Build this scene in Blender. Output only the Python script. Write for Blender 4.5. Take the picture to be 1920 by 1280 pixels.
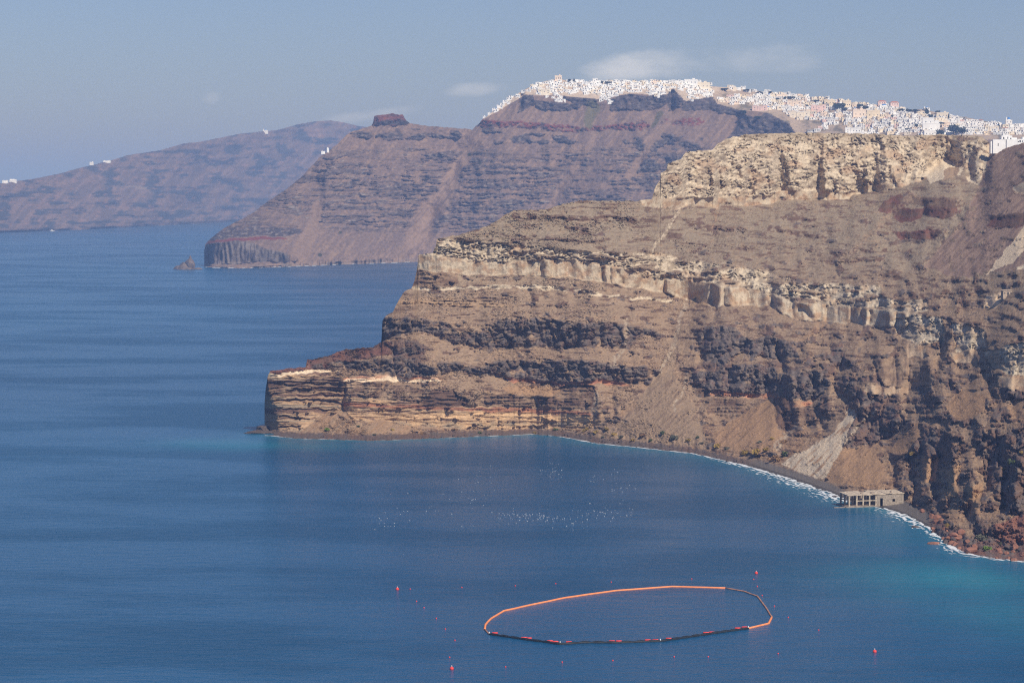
import bpy, math, random
import numpy as np
from mathutils import Vector

for o in list(bpy.data.objects):
    bpy.data.objects.remove(o)
SC = bpy.context.scene
COL = SC.collection
random.seed(7)

# ------------------------------------------------------------------ camera
H = 162.0                       # eye height above the sea
F = 5166.0                      # focal length in photograph pixels (1920 wide)
PITCH = math.atan(295.0 / F)
cam_d = bpy.data.cameras.new('camera')
cam_d.sensor_width = 36.0
cam_d.lens = 36.0 * F / 1920.0
cam_d.clip_start = 1.0
cam_d.clip_end = 200000.0
cam = bpy.data.objects.new('camera', cam_d)
COL.objects.link(cam)
cam.location = (0, 0, H)
cam.rotation_euler = (math.pi / 2 - PITCH, 0, 0)
SC.camera = cam

# ------------------------------------------------------------------ world, sun, exposure
SUN_AZ, SUN_EL = math.radians(149), math.radians(44)      # azimuth clockwise from the view direction (+Y)
SUN = Vector((math.sin(SUN_AZ) * math.cos(SUN_EL), math.cos(SUN_AZ) * math.cos(SUN_EL), math.sin(SUN_EL)))
world = bpy.data.worlds.new('World')
SC.world = world
world.use_nodes = True
nt = world.node_tree
nt.nodes.clear()
wo = nt.nodes.new('ShaderNodeOutputWorld')
bg = nt.nodes.new('ShaderNodeBackground')
sky = nt.nodes.new('ShaderNodeTexSky')
sky.sky_type = 'NISHITA'
sky.sun_disc = False
sky.sun_elevation = SUN_EL
sky.sun_rotation = SUN_AZ
sky.altitude = 160
sky.air_density = 1.0
sky.dust_density = 0.6
sky.ozone_density = 2.6
bg.inputs['Strength'].default_value = 0.07
# faint cloud wisps low over the ridge, part of the sky
tc = nt.nodes.new('ShaderNodeTexCoord')
sep = nt.nodes.new('ShaderNodeSeparateXYZ')
nt.links.new(tc.outputs['Generated'], sep.inputs[0])


def wmath(op, a, b=None, c=None):
    n = nt.nodes.new('ShaderNodeMath')
    n.operation = op
    for i, v in enumerate((a, b, c)):
        if v is None:
            continue
        if isinstance(v, (int, float)):
            n.inputs[i].default_value = v
        else:
            nt.links.new(v, n.inputs[i])
    return n.outputs[0]


az = wmath('DIVIDE', sep.outputs['X'], sep.outputs['Y'])
el = wmath('DIVIDE', sep.outputs['Z'], sep.outputs['Y'])
comb = nt.nodes.new('ShaderNodeCombineXYZ')
nt.links.new(az, comb.inputs[0])
nt.links.new(wmath('MULTIPLY', el, 2.3), comb.inputs[1])
wn = nt.nodes.new('ShaderNodeTexNoise')
wn.inputs['Scale'].default_value = 34.0
wn.inputs['Detail'].default_value = 9.0
wn.inputs['Roughness'].default_value = 0.58
nt.links.new(comb.outputs[0], wn.inputs['Vector'])


def cloud_patch(x, y, rx, ry, tilt, amount):
    """soft patch of cloud around a sky direction given by the slopes x (sideways) and y (up)"""
    dx = wmath('SUBTRACT', az, x)
    dy = wmath('SUBTRACT', wmath('SUBTRACT', el, y), wmath('MULTIPLY', dx, tilt))
    q = wmath('ADD', wmath('POWER', wmath('ABSOLUTE', wmath('DIVIDE', dx, rx)), 2.0),
              wmath('POWER', wmath('ABSOLUTE', wmath('DIVIDE', dy, ry)), 2.0))
    base = wmath('SUBTRACT', 1.0, q)
    v = wmath('ADD', base, wmath('MULTIPLY', wmath('SUBTRACT', wn.outputs['Fac'], 0.5), 3.0))
    mr = nt.nodes.new('ShaderNodeMapRange')
    mr.interpolation_type = 'SMOOTHSTEP'
    nt.links.new(v, mr.inputs[0])
    mr.inputs[1].default_value = 0.0
    mr.inputs[2].default_value = 1.5
    mr.inputs[3].default_value = 0.0
    mr.inputs[4].default_value = amount
    return mr.outputs[0]


def sl(px, py):
    return (px - 960.0) / F, (345.0 - py) / F


masks = []
for (px, py, rx, ry, tilt, amt) in [
        (1175, 128, 120, 32, 0.16, 0.9), (1265, 122, 150, 32, 0.05, 0.7), (1370, 114, 190, 34, 0.02, 0.42), (895, 168, 70, 17, 0.08, 0.6),
        (700, 215, 95, 14, 0.12, 0.5), (398, 185, 24, 15, 0.0, 0.35),
        (-2600, 60, 700, 60, 0.05, 0.4), (4200, 30, 800, 60, 0.0, 0.4)]:
    x_, y_ = sl(px, py)
    masks.append(cloud_patch(x_, y_, rx / F, ry / F, tilt, amt))
m = masks[0]
for k in masks[1:]:
    m = wmath('MAXIMUM', m, k)
fwd = wmath('GREATER_THAN', sep.outputs['Y'], 0.02)
m = wmath('MULTIPLY', m, fwd)
tint = nt.nodes.new('ShaderNodeMix')
tint.data_type = 'RGBA'
tint.blend_type = 'MULTIPLY'
tint.inputs[0].default_value = 1.0
nt.links.new(sky.outputs[0], tint.inputs[6])
tint.inputs[7].default_value = (0.80, 0.86, 1.16, 1)
mixc = nt.nodes.new('ShaderNodeMix')
mixc.data_type = 'RGBA'
nt.links.new(m, mixc.inputs[0])
nt.links.new(tint.outputs[2], mixc.inputs[6])
mixc.inputs[7].default_value = (10.4, 10.7, 11.3, 1)
nt.links.new(mixc.outputs[2], bg.inputs['Color'])
nt.links.new(bg.outputs[0], wo.inputs['Surface'])

sun_d = bpy.data.lights.new('sun', 'SUN')
sun_d.energy = 5.0
sun_d.angle = math.radians(0.53)
sun_d.color = (1.0, 0.93, 0.83)
sun = bpy.data.objects.new('sun', sun_d)
COL.objects.link(sun)
sun.rotation_euler = SUN.to_track_quat('Z', 'Y').to_euler()

SC.view_settings.view_transform = 'Standard'
SC.view_settings.look = 'None'
SC.view_settings.gamma = 1.0
SC.view_settings.use_curve_mapping = False
SC.view_settings.exposure = 0.0
SC.cycles.max_bounces = 6
SC.cycles.volume_bounces = 2
SC.cycles.use_denoising = False
SC.cycles.filter_width = 1.15

# ------------------------------------------------------------------ helpers
CP, SP = math.cos(PITCH), math.sin(PITCH)


def slopes(x, y):
    """sideways and upward slope, per metre of distance, of the sight line through a photograph pixel"""
    u = 640.0 - np.asarray(y, float)
    dY = u * SP + F * CP
    return (np.asarray(x, float) - 960.0) / dY, (u * CP - F * SP) / dY


def sea_point(x, y, z=0.0):
    a, b = slopes(x, y)
    D = (z - H) / b
    return float(D * a), float(D), z


def at_depth(x, y, D):
    a, b = slopes(x, y)
    return float(D * a), float(D), float(H + b * D)


def lin(r, g, b):
    f = lambda c: ((c / 255 + 0.055) / 1.055) ** 2.4 if c / 255 > 0.04045 else c / 255 / 12.92
    return np.array([f(r), f(g), f(b)])


_rs = np.random.RandomState(11)
_perm = np.concatenate([_rs.permutation(512)] * 3)
_ang = _rs.rand(512) * 2 * math.pi
_gx, _gy = np.cos(_ang), np.sin(_ang)


def gn(x, y, seed=0):
    """2-D gradient noise, about -0.7 .. 0.7"""
    x = x + seed * 37.17
    y = y + seed * 91.73
    xi = np.floor(x).astype(np.int64)
    yi = np.floor(y).astype(np.int64)
    xf, yf = x - xi, y - yi
    u = xf * xf * xf * (xf * (xf * 6 - 15) + 10)
    v = yf * yf * yf * (yf * (yf * 6 - 15) + 10)
    xi &= 511
    yi &= 511

    def g(ix, iy, fx, fy):
        h = _perm[_perm[ix & 511] + (iy & 511)]
        return _gx[h] * fx + _gy[h] * fy
    a = g(xi, yi, xf, yf)
    b = g(xi + 1, yi, xf - 1, yf)
    c = g(xi, yi + 1, xf, yf - 1)
    d = g(xi + 1, yi + 1, xf - 1, yf - 1)
    return (a + u * (b - a)) * (1 - v) + (c + u * (d - c)) * v


def fbm(x, y, octv=4, seed=0, gain=0.5):
    s, a, f = 0, 1.0, 1.0
    for i in range(octv):
        s = s + a * gn(x * f, y * f, seed + i * 3)
        a *= gain
        f *= 2.03
    return s


def ridged(x, y, octv=3, seed=0, gain=0.5):
    s, a, f = 0, 1.0, 1.0
    for i in range(octv):
        s = s + a * (1 - 2.6 * np.abs(gn(x * f, y * f, seed + i * 5)))
        a *= gain
        f *= 2.1
    return s


def worley(x, y, seed=0):
    """distance to the nearest and second nearest scattered point: blocky, jointed rock"""
    xi, yi = np.floor(x).astype(np.int64), np.floor(y).astype(np.int64)
    f1 = np.full(x.shape, 9.0)
    f2 = np.full(x.shape, 9.0)
    for dx in (-1, 0, 1):
        for dy in (-1, 0, 1):
            cx, cy = xi + dx, yi + dy
            h = _perm[(_perm[(cx + seed * 17) & 511] + cy) & 511]
            px_ = cx + (h % 31) / 31.0
            py_ = cy + ((h // 7) % 37) / 37.0
            d_ = np.hypot(x - px_, y - py_)
            f2 = np.minimum(f2, np.maximum(f1, d_))
            f1 = np.minimum(f1, d_)
    return f1, f2


def sstep(a, b, x):
    t = np.clip((x - a) / (b - a), 0, 1)
    return t * t * (3 - 2 * t)


def pl(pts, x):
    p = np.array(pts, float)
    return np.interp(x, p[:, 0], p[:, 1])


def inpoly(pts, X, Y):
    ins = np.zeros(X.shape, bool)
    n = len(pts)
    for i in range(n):
        x1, y1 = pts[i]
        x2, y2 = pts[(i + 1) % n]
        if y1 == y2:
            continue
        c = ((y1 > Y) != (y2 > Y)) & (X < (x2 - x1) * (Y - y1) / (y2 - y1) + x1)
        ins ^= c
    return ins


def dseg(pts, X, Y):
    """distance to a polyline, and the fraction along it"""
    best = np.full(X.shape, 1e9)
    frac = np.zeros(X.shape)
    n = len(pts) - 1
    for i in range(n):
        x1, y1 = pts[i]
        x2, y2 = pts[i + 1]
        vx, vy = x2 - x1, y2 - y1
        t = np.clip(((X - x1) * vx + (Y - y1) * vy) / (vx * vx + vy * vy), 0, 1)
        d = np.hypot(X - x1 - t * vx, Y - y1 - t * vy)
        m_ = d < best
        best[m_] = d[m_]
        frac[m_] = ((i + t) / n)[m_]
    return best, frac


def tag(o, label=None, cat=None, group=None, kind=None):
    if label:
        o['label'] = label
    if cat:
        o['category'] = cat
    if group:
        o['group'] = group
    if kind:
        o['kind'] = kind
    return o


def link(o, parent=None):
    COL.objects.link(o)
    if parent is not None:
        o.parent = parent
    return o


def empty(name, loc, rz=0.0):
    o = bpy.data.objects.new(name, None)
    o.empty_display_size = 2
    o.location = loc
    o.rotation_euler = (0, 0, rz)
    return link(o)


class MB:
    """collects boxes, tubes and loose faces; build() links them as one mesh object"""

    def __init__(self):
        self.v, self.f, self.mi = [], [], []

    def face_block(self, vs, fs, mat=0):
        b = len(self.v)
        self.v += [tuple(p) for p in vs]
        self.f += [tuple(b + i for i in q) for q in fs]
        self.mi += [mat] * len(fs)

    def box(self, x0, x1, y0, y1, z0, z1, mat=0, taper=0.0):
        t = taper
        vs = [(x0, y0, z0), (x1, y0, z0), (x1, y1, z0), (x0, y1, z0),
              (x0 + t, y0 + t, z1), (x1 - t, y0 + t, z1), (x1 - t, y1 - t, z1), (x0 + t, y1 - t, z1)]
        self.face_block(vs, [(0, 3, 2, 1), (4, 5, 6, 7), (0, 1, 5, 4), (1, 2, 6, 5), (2, 3, 7, 6), (3, 0, 4, 7)], mat)

    def dome(self, cx, cy, z0, r, h, n=10, rings=4, mat=0):
        vs, fs = [], []
        for k in range(rings):
            a = k / rings * math.pi / 2
            for i in range(n):
                t = 2 * math.pi * i / n
                vs.append((cx + r * math.cos(a) * math.cos(t), cy + r * math.cos(a) * math.sin(t), z0 + h * math.sin(a)))
        vs.append((cx, cy, z0 + h))
        for k in range(rings - 1):
            for i in range(n):
                j = (i + 1) % n
                fs.append((k * n + i, k * n + j, (k + 1) * n + j, (k + 1) * n + i))
        for i in range(n):
            fs.append(((rings - 1) * n + i, (rings - 1) * n + (i + 1) % n, rings * n))
        self.face_block(vs, fs, mat)

    def vault(self, x0, x1, y0, y1, z0, h, n=7, mat=0):
        """barrel roof whose axis runs along y"""
        vs, fs = [], []
        for y in (y0, y1):
            for i in range(n + 1):
                a = math.pi * i / n
                vs.append(((x0 + x1) / 2 - (x1 - x0) / 2 * math.cos(a), y, z0 + h * math.sin(a)))
        m_ = n + 1
        for i in range(n):
            fs.append((i, i + 1, m_ + i + 1, m_ + i))
        fs.append(tuple(range(n, -1, -1)))
        fs.append(tuple(range(m_, m_ + n + 1)))
        self.face_block(vs, fs, mat)

    def lathe(self, prof, n=10, cx=0, cy=0, mat=0):
        vs, fs = [], []
        for (r, z) in prof:
            for i in range(n):
                t = 2 * math.pi * i / n
                vs.append((cx + r * math.cos(t), cy + r * math.sin(t), z))
        for k in range(len(prof) - 1):
            for i in range(n):
                j = (i + 1) % n
                fs.append((k * n + i, k * n + j, (k + 1) * n + j, (k + 1) * n + i))
        fs.append(tuple(range(n - 1, -1, -1)))
        fs.append(tuple((len(prof) - 1) * n + i for i in range(n)))
        self.face_block(vs, fs, mat)

    def tube(self, pts, r, n=7, mat=0):
        P = [Vector(p) for p in pts]
        vs, fs = [], []
        for k, p in enumerate(P):
            d = (P[min(k + 1, len(P) - 1)] - P[max(k - 1, 0)]).normalized()
            s = d.cross(Vector((0, 0, 1)))
            s = s.normalized() if s.length > 1e-4 else Vector((1, 0, 0))
            u = s.cross(d)
            rr = r[k] if isinstance(r, (list, tuple)) else r
            for i in range(n):
                t = 2 * math.pi * i / n
                vs.append(p + rr * (math.cos(t) * s + math.sin(t) * u))
        for k in range(len(P) - 1):
            for i in range(n):
                j = (i + 1) % n
                fs.append((k * n + i, k * n + j, (k + 1) * n + j, (k + 1) * n + i))
        fs.append(tuple(range(n - 1, -1, -1)))
        fs.append(tuple((len(P) - 1) * n + i for i in range(n)))
        self.face_block(vs, fs, mat)

    def mesh(self, name, mats, smooth=False):
        me = bpy.data.meshes.new(name)
        me.from_pydata(self.v, [], self.f)
        for m_ in (mats if isinstance(mats, (list, tuple)) else [mats]):
            me.materials.append(m_)
        me.polygons.foreach_set('material_index', self.mi)
        if smooth:
            me.polygons.foreach_set('use_smooth', [True] * len(self.f))
        me.update()
        return me

    def build(self, name, mats, parent=None, smooth=False):
        return link(bpy.data.objects.new(name, self.mesh(name, mats, smooth)), parent)


def array_mesh(name, P, quads, col=None, smooth=True, attrs=None):
    me = bpy.data.meshes.new(name)
    nv, nf = len(P), len(quads)
    me.vertices.add(nv)
    me.vertices.foreach_set('co', np.ascontiguousarray(P, np.float32).ravel())
    me.loops.add(nf * 4)
    me.loops.foreach_set('vertex_index', np.ascontiguousarray(quads, np.int32).ravel())
    me.polygons.add(nf)
    me.polygons.foreach_set('loop_start', np.arange(0, nf * 4, 4, dtype=np.int32))
    me.polygons.foreach_set('use_smooth', np.full(nf, smooth))
    me.update(calc_edges=True)
    if col is not None:
        a = me.color_attributes.new('Col', 'FLOAT_COLOR', 'POINT')
        c = np.ones((nv, 4), np.float32)
        c[:, :3] = np.clip(col, 0.0, 1.0)
        a.data.foreach_set('color', c.ravel())
    for k, v in (attrs or {}).items():
        a = me.attributes.new(k, 'FLOAT', 'POINT')
        a.data.foreach_set('value', np.ascontiguousarray(v, np.float32).ravel())
    me.validate()
    return me


def grid_quads(nr, nc):
    i = np.arange(nr * nc).reshape(nr, nc)
    return np.stack([i[:-1, :-1], i[:-1, 1:], i[1:, 1:], i[1:, :-1]], -1).reshape(-1, 4)


# ------------------------------------------------------------------ materials
def new_mat(name):
    m_ = bpy.data.materials.new(name)
    m_.use_nodes = True
    return m_, m_.node_tree, m_.node_tree.nodes['Principled BSDF']


def rock_material(name, s1, s2, bump, dist):
    """stratum colour from the geometry, with grain and fine relief on top"""
    m_, t, b = new_mat(name)
    N, L = t.nodes, t.links
    att = N.new('ShaderNodeVertexColor')
    att.layer_name = 'Col'
    co = N.new('ShaderNodeTexCoord')
    n1 = N.new('ShaderNodeTexNoise')
    n1.inputs['Scale'].default_value = s1
    n1.inputs['Detail'].default_value = 8
    n1.inputs['Roughness'].default_value = 0.65
    L.new(co.outputs['Object'], n1.inputs['Vector'])
    n2 = N.new('ShaderNodeTexNoise')
    n2.inputs['Scale'].default_value = s2
    n2.inputs['Detail'].default_value = 5
    n2.inputs['Roughness'].default_value = 0.7
    L.new(co.outputs['Object'], n2.inputs['Vector'])
    mr = N.new('ShaderNodeMapRange')
    L.new(n1.outputs['Fac'], mr.inputs[0])
    mr.inputs[1].default_value = 0.25
    mr.inputs[2].default_value = 0.75
    mr.inputs[3].default_value = 0.72
    mr.inputs[4].default_value = 1.28
    vm = N.new('ShaderNodeVectorMath')
    vm.operation = 'SCALE'
    L.new(att.outputs['Color'], vm.inputs[0])
    L.new(mr.outputs[0], vm.inputs['Scale'])
    L.new(vm.outputs[0], b.inputs['Base Color'])
    b.inputs['Roughness'].default_value = 0.95
    b.inputs['Specular IOR Level'].default_value = 0.15
    ad = N.new('ShaderNodeMath')
    ad.operation = 'ADD'
    L.new(n1.outputs['Fac'], ad.inputs[0])
    L.new(n2.outputs['Fac'], ad.inputs[1])
    bp = N.new('ShaderNodeBump')
    bp.inputs['Strength'].default_value = bump
    bp.inputs['Distance'].default_value = dist
    L.new(ad.outputs[0], bp.inputs['Height'])
    L.new(bp.outputs['Normal'], b.inputs['Normal'])
    return m_


def plain(name, rgb, rough=0.8, var=0.12, scale=0.6, spec=0.3, bump=0.0):
    m_, t, b = new_mat(name)
    N, L = t.nodes, t.links
    co = N.new('ShaderNodeTexCoord')
    n = N.new('ShaderNodeTexNoise')
    n.inputs['Scale'].default_value = scale
    n.inputs['Detail'].default_value = 6
    L.new(co.outputs['Object'], n.inputs['Vector'])
    mr = N.new('ShaderNodeMapRange')
    L.new(n.outputs['Fac'], mr.inputs[0])
    mr.inputs[1].default_value = 0.3
    mr.inputs[2].default_value = 0.7
    mr.inputs[3].default_value = 1 - var
    mr.inputs[4].default_value = 1 + var
    vm = N.new('ShaderNodeVectorMath')
    vm.operation = 'SCALE'
    vm.inputs[0].default_value = tuple(rgb)[:3]
    L.new(mr.outputs[0], vm.inputs['Scale'])
    L.new(vm.outputs[0], b.inputs['Base Color'])
    b.inputs['Roughness'].default_value = rough
    b.inputs['Specular IOR Level'].default_value = spec
    if bump:
        bp = N.new('ShaderNodeBump')
        bp.inputs['Strength'].default_value = bump
        bp.inputs['Distance'].default_value = 0.3
        L.new(n.outputs['Fac'], bp.inputs['Height'])
        L.new(bp.outputs['Normal'], b.inputs['Normal'])
    return m_


ROCK_NEAR = rock_material('cliff_rock', 0.55, 2.2, 0.9, 0.7)
ROCK_MID = rock_material('mountain_rock', 0.12, 0.5, 0.7, 3.0)
ROCK_FAR = rock_material('far_rock', 0.05, 0.2, 0.6, 6.0)


# ------------------------------------------------------------------ terrain builder
class Land:
    """a coast traced as a shoreline and a skyline; the slope between them is built up stratum by stratum"""

    def __init__(self, xs, yw, ysil, nrow, warp=(4.0, 3.0), seed=1):
        self.xs = np.asarray(xs, float)
        self.nc, self.nr = len(xs), nrow
        T = np.linspace(0, 1, nrow)[:, None]
        self.T = T
        yw = np.asarray(yw)[None, :]
        ys = np.asarray(ysil)[None, :]
        xu = np.arange(self.xs[0], self.xs[-1] + 0.5, 0.5)     # rows follow a smoothed skyline and bend to the true one near the top
        ker = np.hanning(61)
        sm = np.convolve(np.pad(np.interp(xu, self.xs, ys[0]), 30, mode='edge'), ker / ker.sum(), 'valid')
        ysm = np.interp(self.xs, xu, sm)[None, :]
        self.Y = yw + (ysm - yw) * T + (ys - ysm) * T ** 4
        self.Y = np.minimum.accumulate(self.Y - np.arange(nrow)[:, None] * 1e-4, 0)
        self.X = np.repeat(self.xs[None, :], nrow, 0)
        X, Y = self.X, self.Y
        self.Xw = X + warp[0] * fbm(X / 26, Y / 26, 3, seed) * 1.6
        self.Yw = Y + warp[1] * fbm(X / 22, Y / 22, 3, seed + 20) * 1.6
        self.col = np.zeros(X.shape + (3,))
        self.slope = np.full(X.shape, 34.0)
        self.lava = np.zeros(X.shape)
        self.rip = np.zeros(X.shape)
        self.flute = np.zeros(X.shape)
        self.strat = np.zeros(X.shape)
        self.tal = np.ones(X.shape)
        self.push = np.zeros(X.shape)

    def paint(self, mask, col=None, slope=None, lava=None, rip=None, flute=None, strat=None, tal=None):
        mk = mask.astype(float)
        if col is not None:
            c = np.asarray(col)
            self.col += (c - self.col) * mk[..., None]
        for nm, v in (('slope', slope), ('lava', lava), ('rip', rip), ('flute', flute), ('strat', strat), ('tal', tal)):
            if v is not None:
                a = getattr(self, nm)
                a += (v - a) * mk

    def band(self, top, bot, x0=None, x1=None, soft=1.5, end=14.0):
        x0 = top[0][0] if x0 is None else x0
        x1 = top[-1][0] if x1 is None else x1
        yt, yb = pl(top, self.Xw), pl(bot, self.Xw)
        e = sstep(0, end, self.Xw - x0) * sstep(0, end, x1 - self.Xw)
        mid = (yt + yb) / 2
        half = (yb - yt) / 2 * np.sqrt(np.clip(e, 0, 1))
        return sstep(-soft, soft, half - np.abs(self.Yw - mid)) * (e > 0)

    def poly(self, pts):
        return inpoly(pts, self.Xw, self.Yw).astype(float)

    def line(self, pts, w0, w1=None):
        d, f = dseg(pts, self.Xw, self.Yw)
        w = w0 + ((w1 if w1 is not None else w0) - w0) * f
        return sstep(1.0, 0.55, d / w)

    def groove(self, pts, w, depth, cusp=1.4):
        d, f = dseg(pts, self.Xw, self.Yw)
        e = sstep(0, 0.12, f) * 0.6 + 0.4
        self.push -= depth * e * np.exp(-(d / w) ** 2 * cusp)

    def integrate(self, dtop, sx=26, sy=70, keep=1.0):
        """depth of every point: strata climb at their own steepness, scaled so that the crest lies at dtop;
        then the broad form is evened out sideways and only the terraces keep their sharpness"""
        a, b = slopes(self.X, self.Y)
        tn0 = np.tan(np.radians(self.slope))

        def run(k):
            tn = tn0 * k[None, :]
            D = np.zeros(self.X.shape)
            D[0] = -H / b[0]
            z = np.zeros(self.nc)
            for j in range(1, self.nr):
                t = tn[j]
                D[j] = np.clip((H - z + t * D[j - 1]) / np.maximum(t - b[j], 1e-3), D[j - 1], D[j - 1] + 60)
                z = H + b[j] * D[j]
            return D
        lo, hi = np.full(self.nc, 0.12), np.full(self.nc, 2.5)
        for _ in range(16):
            md = (lo + hi) / 2
            far_ = run(md)[-1] > dtop
            lo = np.where(far_, md, lo)
            hi = np.where(far_, hi, md)
        kk = (lo + hi) / 2
        ker = np.hanning(47)
        xu = np.arange(self.xs[0], self.xs[-1], 1.6)
        ku = np.convolve(np.pad(np.interp(xu, self.xs, kk), 23, mode='edge'), ker / ker.sum(), 'valid')
        kk = np.interp(self.xs, xu, ku)
        D = run(kk)
        yg = np.arange(self.Y.min() - 10, self.Y.max() + 10, 2.5)
        G = np.zeros((len(yg), self.nc))
        for i in range(self.nc - 1, -1, -1):
            yc, dc = self.Y[::-1, i], D[::-1, i]
            G[:, i] = np.interp(yg, yc, dc)
            up, dn = yg < yc[0], yg > yc[-1]
            tv = 0.7
            if i < self.nc - 1:        # above the skyline carry on with the terraces of the neighbour
                G[up, i] = G[up, i + 1] + dc[0] - np.interp(yc[0], yg, G[:, i + 1])
            else:
                z0 = H + b[-1, i] * dc[0]
                bu = slopes(0, yg[up])[1]
                G[up, i] = np.clip((H - z0 + tv * dc[0]) / np.maximum(tv - bu, 0.05), dc[0], dc[0] + 900)
            bd = slopes(0, yg[dn])[1]
            G[dn, i] = (H + tv * dc[-1]) / (tv - bd)

        def gauss(A, s, axis):
            n = int(3 * s)
            k = np.exp(-0.5 * (np.arange(-n, n + 1) / s) ** 2)
            k /= k.sum()
            A = np.moveaxis(A, axis, 0)
            lo_ = 2 * A[:1] - A[1:n + 1][::-1]
            hi_ = 2 * A[-1:] - A[-n - 1:-1][::-1]
            Q = np.concatenate([lo_, A, hi_], 0)
            cs = np.fft.rfft(Q, axis=0, n=len(Q) + 2 * n)
            ck = np.fft.rfft(k, n=len(Q) + 2 * n)
            out = np.fft.irfft(cs * ck.reshape((-1,) + (1,) * (Q.ndim - 1)), axis=0, n=len(Q) + 2 * n)[2 * n:2 * n + len(A)]
            return np.moveaxis(out, 0, axis)
        Gu = np.stack([np.interp(xu, self.xs, r_) for r_ in G])
        base = gauss(Gu, sx, 1)
        detail = Gu - gauss(Gu, sy / 2.5, 0)
        detail = gauss(detail, 2.6, 1) * keep
        Gs = np.stack([np.interp(self.xs, xu, r_) for r_ in base + detail])
        R = np.zeros_like(D)
        for i in range(self.nc):
            R[:, i] = np.interp(self.Y[:, i], yg, Gs[:, i])
        R += (D[0] - R[0])[None, :] * (1 - sstep(0, 0.08, self.T))
        self.D, self.a, self.b = np.maximum.accumulate(R, 0), a, b

    def points(self, disp):
        D = self.D - (disp + self.push) * sstep(0.0, 0.03, self.T)
        self.Df = D
        return np.stack([D * self.a, D, H + self.b * D], -1)

    def at(self, x, y):
        """the point of the finished slope seen at a photograph pixel"""
        i = int(np.clip(np.searchsorted(self.xs, x), 1, self.nc - 1))
        i = i if abs(self.xs[i] - x) < abs(self.xs[i - 1] - x) else i - 1
        yc = self.Y[:, i]
        j = int(np.argmin(np.abs(yc - y)))
        D = self.Df[j, i]
        return at_depth(x, y, D)

    def build(self, name, P, mat, back, left=None, right=None):
        """back: list of (distance back, z rule); closes the far side of the hill"""
        rows = [P]
        top = P[-1]
        under = P[0].copy()
        under[:, 2] = -4.0
        rows.insert(0, under[None])
        c_extra = []
        for (dy, dz, dx) in back:
            q = top.copy()
            q[:, 1] += dy
            q[:, 0] += dx
            q[:, 2] = np.maximum(q[:, 2] + dz, -4.0)
            rows.append(q[None])
        G = np.concatenate(rows, 0)
        C = np.concatenate([self.col[:1], self.col] + [self.col[-1:]] * len(back), 0)
        if left:
            cols, cc = [], []
            for (dx, dy, dz) in left:
                q = G[:, :1].copy()
                q[:, :, 0] += dx
                q[:, :, 1] += dy
                q[:, :, 2] = np.maximum(q[:, :, 2] + dz, -4.0)
                cols.append(q)
                cc.append(C[:, :1])
            G = np.concatenate(cols[::-1] + [G], 1)
            C = np.concatenate(cc[::-1] + [C], 1)
        nr, nc = G.shape[:2]
        me = array_mesh(name, G.reshape(-1, 3), grid_quads(nr, nc), C.reshape(-1, 3))
        me.materials.append(mat)
        return link(bpy.data.objects.new(name, me))

# ================================================================== the near cliff
WATER_NEAR = [(440, 812), (500, 816), (560, 822), (700, 826), (800, 822), (900, 818), (1000, 814), (1050, 818), (1120, 831),
              (1200, 839), (1300, 850), (1400, 873), (1480, 898), (1560, 926), (1600, 944), (1650, 951), (1700, 967),
              (1745, 990), (1775, 1018), (1805, 1036), (1850, 1045), (1920, 1053), (2000, 1068), (2100, 1090), (2350, 1150), (2700, 1260)]
SKY_NEAR = [(496, 756), (498, 730), (502, 706), (507, 695), (546, 690), (573, 688), (576, 674), (590, 673), (615, 667), (643, 656),
            (674, 652), (699, 651), (715, 641), (717, 602), (722, 593), (737, 584), (746, 565), (756, 549), (771, 540), (777, 527),
            (782, 506), (785, 478), (811, 474), (817, 462), (819, 448), (860, 440), (900, 429), (925, 418), (945, 404), (964, 394),
            (1020, 393), (1055, 383), (1089, 376), (1126, 376), (1195, 377), (1222, 373), (1228, 352), (1238, 338), (1236, 326),
            (1250, 318), (1252, 306), (1276, 299), (1286, 285), (1335, 281), (1346, 270), (1362, 260), (1400, 252), (1500, 249),
            (1640, 251), (1700, 255), (1760, 252), (1840, 256), (1862, 272), (1880, 279), (1905, 272), (1940, 262), (2000, 250),
            (2100, 240), (2350, 215), (2700, 180)]
xf = np.arange(496, 2700, 0.1)
dxs = np.where(xf < 830, 1.3, np.where(xf < 1940, 1.6, np.where(xf < 2050, 3.0, 7.0)))
cum = np.concatenate([[0], np.cumsum(np.hypot(0.1 / dxs[1:], np.diff(pl(SKY_NEAR, xf)) / 6.0))])
xs = np.interp(np.arange(0, cum[-1], 1.0), cum, xf)       # columns closer together where the skyline is steep
yw_ = pl(WATER_NEAR, xs) + 1.2 * fbm(xs / 9, xs * 0, 3, 5) * sstep(1540, 1500, xs) + 3.0 * fbm(xs / 14, xs * 0, 3, 6) * sstep(1700, 1760, xs)
ys_ = pl(SKY_NEAR, xs) + 2.4 * fbm(xs / 11, xs * 0 + 3, 4, 8)
L1 = Land(xs, yw_, ys_, 415, seed=2)
X, Y, Xw, Yw = L1.X, L1.Y, L1.Xw, L1.Yw

n_big = fbm(X / 120, Y / 70, 4, 31)
n_mid = fbm(X / 30, Y / 16, 4, 32)
n_fin = fbm(X / 6.5, Y / 5.0, 3, 33)
n_hor = fbm(X / 46, Y / 4.2, 3, 34)          # thin level ledges
n_dia = fbm((X + Y) / 8, (X - Y) / 60, 3, 35)  # debris streaks running down to the left

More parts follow.
